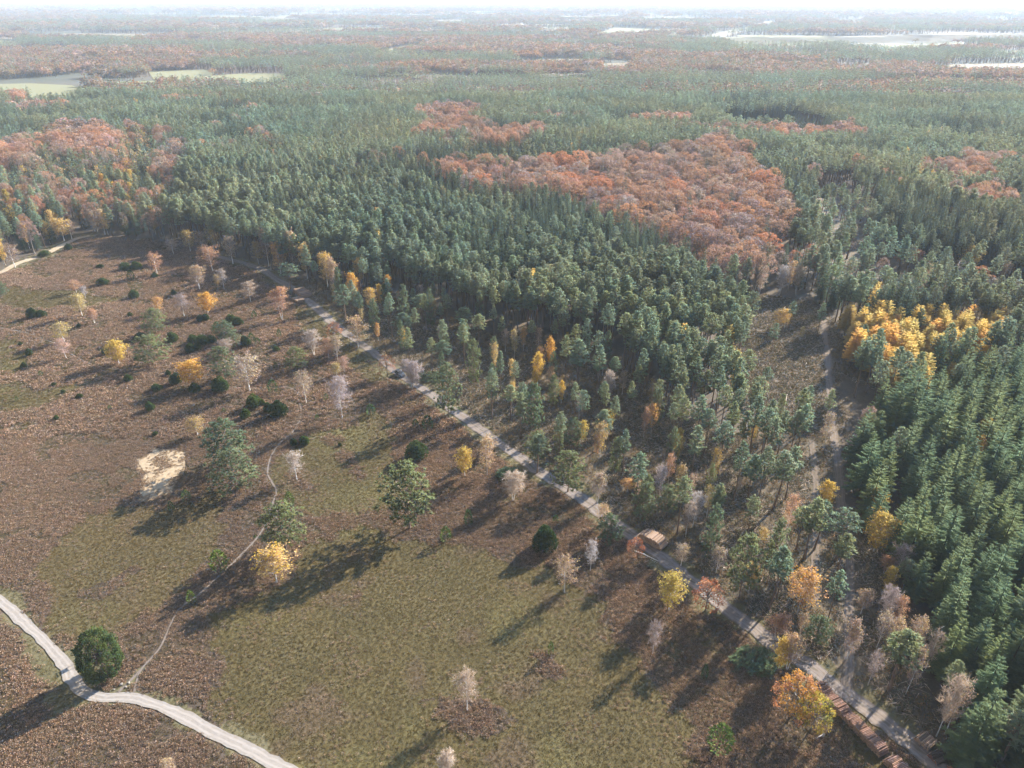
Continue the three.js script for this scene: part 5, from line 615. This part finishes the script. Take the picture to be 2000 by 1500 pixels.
// ---------------------------------------------------------------- log stacks
rnd = mulberry(81);
{
  const logGeo = (bark, end, k = 8) => {
    const T = new Tri(), c = (i) => V(0, Math.cos(i / k * TAU) * 0.5, Math.sin(i / k * TAU) * 0.5);
    for (let i = 0; i < k; i++) {
      const a = c(i), b = c(i + 1), n = V(0, a.y + b.y, a.z + b.z).normalize(), A = a.clone().setX(-0.5), B = b.clone().setX(-0.5), C = b.clone().setX(0.5), D = a.clone().setX(0.5), col = tone(bark, 0.3);
      T.face(A, B, C, n, col); T.face(A, C, D, n, col);
      for (const s of [-0.5, 0.5]) T.face(V(s, 0, 0), a.clone().setX(s), b.clone().setX(s), V(Math.sign(s), 0, 0), tone(end, 0.1));
    }
    return T.geo();
  };
  const TONES = [[[0.20, 0.115, 0.085], [0.40, 0.235, 0.125]], [[0.27, 0.19, 0.14], [0.46, 0.30, 0.18]], [[0.115, 0.085, 0.07], [0.36, 0.135, 0.06]]];
  const LAB = ['long roadside stack of short logs left of the track', 'second stack of short logs at the lower end of the long one', 'small untidy log stack right of the track under the birch trio', 'low stack of long dark logs right of the small untidy stack', 'stack of long dark logs with orange cut ends in the lower right corner', 'sunlit pale log stack on the forest side halfway up the track', 'farthest log stack right of the track near the upper heath', 'low farthest log stack left of the track near the upper heath'];
  STACKS.forEach((s, i) => {
    const dx = s.b[0] - s.a[0], dz = s.b[1] - s.a[1], L = Math.hypot(dx, dz), o = thing('log_stack', LAB[i], 'log stack', (s.a[0] + s.b[0]) / 2, 0, (s.a[1] + s.b[1]) / 2, Math.atan2(-dz, dx) , 'log stacks along the track');
    const [bark, end] = TONES[s.tone], geos = many(8, () => { const b = R(0.6, 1.5); return logGeo(bark.map((v) => v * b), end); }), rest = [], place = []; // local x runs along the stack, logs lie across it along z
    const cols = Math.floor(L / s.dia);
    for (let r = 0; r < s.rows; r++) for (let c = 0; c < cols - (r % 2); c++) {
      const u = (c + 0.5 + (r % 2) * 0.5) * s.dia - L / 2, lim = Math.min(u + L / 2, L / 2 - u); if (r * s.dia * 0.87 > lim * 1.1 + 0.35 || (r > s.rows - 3 && noise(u * 0.7 + i * 9, 1.5) < 0.3) || (r === s.rows - 1 && R(0, 1) < 0.25)) continue;
      const d = s.dia * R(0.68, 1.15); place.push({ r, x: u + R(-0.02, 0.02), y: s.dia * 0.5 + r * s.dia * 0.86, z: R(-0.14, 0.14), d, l: s.len * R(0.96, 1.03), t: R(-0.02, 0.02), g: pick(geos) });
    }
    const m = new THREE.Matrix4(), e = new THREE.Euler();
    const top = new Map(); for (const p of place) { const k = Math.round(p.x / s.dia); if (!top.has(k) || top.get(k) < p.r) top.set(k, p.r); }
    place.sort((a, b) => (b.r - top.get(Math.round(b.x / s.dia))) - (a.r - top.get(Math.round(a.x / s.dia))));
    const most = 300;
    place.forEach((p, k) => {
      m.compose(V(p.x, p.y, p.z), new THREE.Quaternion().setFromEuler(e.set(0, Math.PI / 2 + p.t, 0)), V(p.l, p.d, p.d));
      if (k < most) { const q = part('log', p.g, barkMat, o); q.applyMatrix4(m); } else rest.push(p.g.clone().applyMatrix4(m));
    });
    if (rest.length) part('lower_logs', mergeGeometries(rest), barkMat, o).userData.kind = 'stuff';
  });
  // fallen trunks
  const lie = ['fallen white birch leaning at the track below the pale log stack', 'short pale trunk lying at the near edge of the felled clearing', 'long thin dead trunk lying in the felled clearing', 'short dead trunk near the left edge of the felled clearing', 'long trunk lying across the far end of the felled clearing', 'upper of two pale trunks beside the ride at the clearing', 'lower of two pale trunks beside the ride at the clearing', 'pale trunk lying beside the ride in the middle of the clearing', 'upper of two long trunks lying on the brash among the tall pines', 'lower of two long trunks lying on the brash among the tall pines', 'dark trunk lying in the thinned belt behind the pale log stack', 'short trunk lying on the brash below the four tall pines'];
  FALLEN.forEach(([a, b], i) => {
    const L = Math.hypot(b[0] - a[0], b[1] - a[1]), T = new Tri(), white = i === 0 || i === 12, col = white ? BIRCHBARK : [0.33, 0.27, 0.21];
    const o = thing('fallen_trunk', lie[i], 'fallen trunk', a[0], 0, a[1], Math.atan2(-(b[1] - a[1]), b[0] - a[0]), 'trunks lying on the ground');
    T.limb([V(0, 0.14, 0), V(L * 0.4, 0.2 + (i === 0 ? 0.5 : 0), R(-0.1, 0.1)), V(L, 0.1 + (i === 0 ? 0.9 : 0), R(-0.15, 0.15))], [0.16, 0.13, 0.05], 7, col); part('trunk', T.geo(), barkMat, o);
    const S = new Tri(); for (let k = 0; k < 5; k++) { const u = R(0.4, 0.95) * L, an = R(0, TAU); S.limb([V(u, 0.15, 0), V(u + R(0.2, 0.6), 0.2 + Math.abs(Math.sin(an)) * 0.6, Math.cos(an) * 0.7)], [0.035, 0.01], 3, col); } part('branches', S.geo(), barkMat, o);
  });
}
// ---------------------------------------------------------------- brush piles, snag, stem
rnd = mulberry(91);
{
  const lab = ['big pile of green brush at the track below the golden birches', 'flat pile of dark green brush between two bare birches left of the track', 'pile of cut green branches on the forest side opposite the parked car'];
  const gm = leafMat(1, 1, 1, 0.2);
  BRUSH.forEach(([x, z, r, h], i) => {
    const o = thing('brush_pile', lab[i], 'brush pile', x, 0, z, 0, 'brush piles by the track'), C = new Tri(), T = new Tri();
    for (let k = 0; k < 150; k++) {
      const a = R(0, TAU), d = Math.sqrt(R(0, 1)) * r * 0.85, p = V(Math.cos(a) * d, h * (1 - (d / r) ** 2) * R(0.2, 1), Math.sin(a) * d * 0.75), dir = V(R(-0.6, 0.6) - 0.6, R(-0.15, 0.35), 0.8 + R(-0.5, 0.3)).normalize(), L = R(1, 2.6), sd = V(-dir.z, 0, dir.x), cc = tone([0.075, 0.11, 0.06], 0.25);
      if (k % 3 === 0) T.limb([p, p.clone().addScaledVector(dir, L)], [0.035, 0.01], 3, [0.3, 0.22, 0.15]);
      for (let j = 0; j < 7; j++) for (const s of [-1, 1]) { const q = p.clone().addScaledVector(dir, L * j / 7), e = q.clone().addScaledVector(dir, 0.35).addScaledVector(sd, s * R(0.25, 0.5)); e.y += R(-0.1, 0.2); C.face(q, q.clone().addScaledVector(dir, 0.22), e, V(0, 1, 0), tone(cc, 0.15)); }
    }
    part('branches', T.geo(), barkMat, o); part('needles', C.geo(), gm, o);
  });
  const sn = thing('dead_snag', 'bleached forked dead stump beside the yellow green maple', 'stump', SNAG[0], 0, SNAG[1]), A = new Tri();
  A.limb([V(0, -0.05, 0), V(0.1, 0.5, 0), V(-0.25, 1.5, 0.1)], [0.22, 0.15, 0.03], 6, [0.5, 0.47, 0.43]); part('trunk', A.geo(), barkMat, sn);
  const B = new Tri(); B.limb([V(0.05, 0.4, 0), V(-0.7, 0.35, 0.3), V(-1.3, 0.12, 0.5)], [0.13, 0.09, 0.03], 5, [0.5, 0.47, 0.43]); part('branch', B.geo(), barkMat, sn);
  const ls = thing('leaning_stem', 'thin white leaning birch stem at the head of the long log stack', 'birch stem', STEM[0], 0, STEM[1]), E = new Tri();
  E.limb([V(0, -0.1, 0), V(0.35, 0.9, -0.2), V(0.9, 1.9, -0.45)], [0.08, 0.06, 0.02], 6, BIRCHBARK); part('trunk', E.geo(), barkMat, ls);
  const F = new Tri(); for (let k = 0; k < 4; k++) F.limb([V(0.3 + k * 0.12, 0.9 + k * 0.22, -0.2), V(0.5 + k * 0.2, 1.4 + k * 0.2, -0.2 + R(-0.4, 0.4))], [0.02, 0.005], 3, TWIG); part('branches', F.geo(), barkMat, ls);
}
// ---------------------------------------------------------------- sign, stones, car
{
  const wood = solid(0.2, 0.14, 0.09), white = solid(0.75, 0.74, 0.7, 0.6), o = thing('sign_board', 'small wooden sign board on two posts beside the big dark conifer', 'sign', SIGN[0], 0, SIGN[1], -0.8);
  for (const s of [-1, 1]) { const p = part('post', new THREE.CylinderGeometry(0.06, 0.07, 2.3, 8), wood, o); p.position.set(s * 0.45, 1.1, 0); }
  const b = part('board', new THREE.BoxGeometry(1.0, 0.6, 0.05), white, o); b.position.set(0, 1.75, 0.09);
  const rf = part('roof', new THREE.BoxGeometry(1.25, 0.05, 0.42), wood, o); rf.position.set(0, 2.27, 0.03); rf.rotation.x = 0.25;
  const lab = ['pale marker stone on the outer edge of the sandy path bend', 'largest pale boulder on the grass triangle at the path fork', 'pale boulder on the right of the grass triangle', 'small pale boulder below the others on the grass triangle', 'pale boulder at the left end of the grass triangle'];
  STONE.forEach(([x, z], i) => {
    const g = new THREE.IcosahedronGeometry([0.16, 0.3, 0.26, 0.18, 0.16][i], 2), p = g.attributes.position; for (let k = 0; k < p.count; k++) { const v = V(p.getX(k), p.getY(k), p.getZ(k)), f = 0.8 + 0.4 * noise(v.x * 4 + i * 7 + 20, v.y * 4 + v.z * 3 + 20); p.setXYZ(k, v.x * f * 1.2, v.y * f * 0.7, v.z * f); } g.computeVertexNormals();
    const m = new THREE.Mesh(g, solid(0.19, 0.175, 0.15, 0.95)); m.name = numbered('boulder'); m.position.set(x, 0.06, z); m.rotation.y = i; m.castShadow = m.receiveShadow = true; tag(m, lab[i], 'boulder', 'stones at the path fork'); scene.add(m);
  });
  // the parked car
  const [a, c] = CAR, cx = (a[0] + c[0]) / 2, cz = (a[1] + c[1]) / 2, car = thing('parked_car', 'dark blue estate car parked on the verge of the forest track', 'car', cx, 0.03, cz, Math.atan2(-(c[1] - a[1]), c[0] - a[0]));
  const paint = new THREE.MeshPhysicalMaterial({ color: new THREE.Color().setRGB(0.03, 0.06, 0.10), roughness: 0.35, metalness: 0.3, clearcoat: 1, clearcoatRoughness: 0.1 }), glass = new THREE.MeshPhysicalMaterial({ color: new THREE.Color().setRGB(0.02, 0.025, 0.03), roughness: 0.08 }), rubber = solid(0.02, 0.02, 0.02), alloy = solid(0.5, 0.5, 0.52, 0.35, { metalness: 0.8 });
  const prof = (pts, w, bev) => { const s = new THREE.Shape(); pts.forEach(([x, y], i) => i ? s.lineTo(x, y) : s.moveTo(x, y)); const g = new THREE.ExtrudeGeometry(s, { depth: w - 2 * bev, bevelEnabled: true, bevelSize: bev, bevelThickness: bev, bevelSegments: 3 }); g.translate(0, 0, -(w - 2 * bev) / 2); return g; };
  part('body', prof([[-2.05, 0.35], [-2.1, 0.75], [-1.95, 0.92], [0.75, 0.95], [1.85, 0.82], [2.1, 0.6], [2.08, 0.32], [1.7, 0.25], [-1.7, 0.25]], 1.72, 0.08), paint, car);
  part('cabin', prof([[-1.9, 0.95], [-1.55, 1.42], [-1.2, 1.48], [0.05, 1.45], [0.85, 0.97]], 1.42, 0.1), glass, car);
  const roof = part('roof', prof([[-1.62, 1.45], [-1.2, 1.545], [0.02, 1.515], [0.1, 1.46]], 1.36, 0.03), paint, car);
  for (const s of [-1, 1]) { const r = part('roof_rail', new THREE.CylinderGeometry(0.02, 0.02, 1.4, 6), alloy, roof); r.rotation.z = Math.PI / 2; r.position.set(-0.75, 1.59, s * 0.58); }
  for (const sx of [-1.3, 1.3]) for (const sz of [-0.8, 0.8]) { const w = part('wheel', new THREE.CylinderGeometry(0.32, 0.32, 0.2, 18), rubber, car); w.rotation.x = Math.PI / 2; w.position.set(sx, 0.3, sz); const rim = part('rim', new THREE.CylinderGeometry(0.2, 0.2, 0.22, 12), alloy, w); }
  for (const s of [-1, 1]) { const l = part('headlight', new THREE.SphereGeometry(0.12, 10, 8), solid(0.7, 0.7, 0.7, 0.2), car); l.scale.set(0.5, 0.6, 1.4); l.position.set(2.02, 0.66, s * 0.6); const t = part('tail_light', new THREE.BoxGeometry(0.06, 0.3, 0.14), solid(0.3, 0.02, 0.02, 0.3), car); t.position.set(-2.06, 0.78, s * 0.7); const m = part('mirror', new THREE.BoxGeometry(0.1, 0.12, 0.2), paint, car); m.position.set(0.6, 1.0, s * 0.95); }
}
renderer.render(scene, camera);
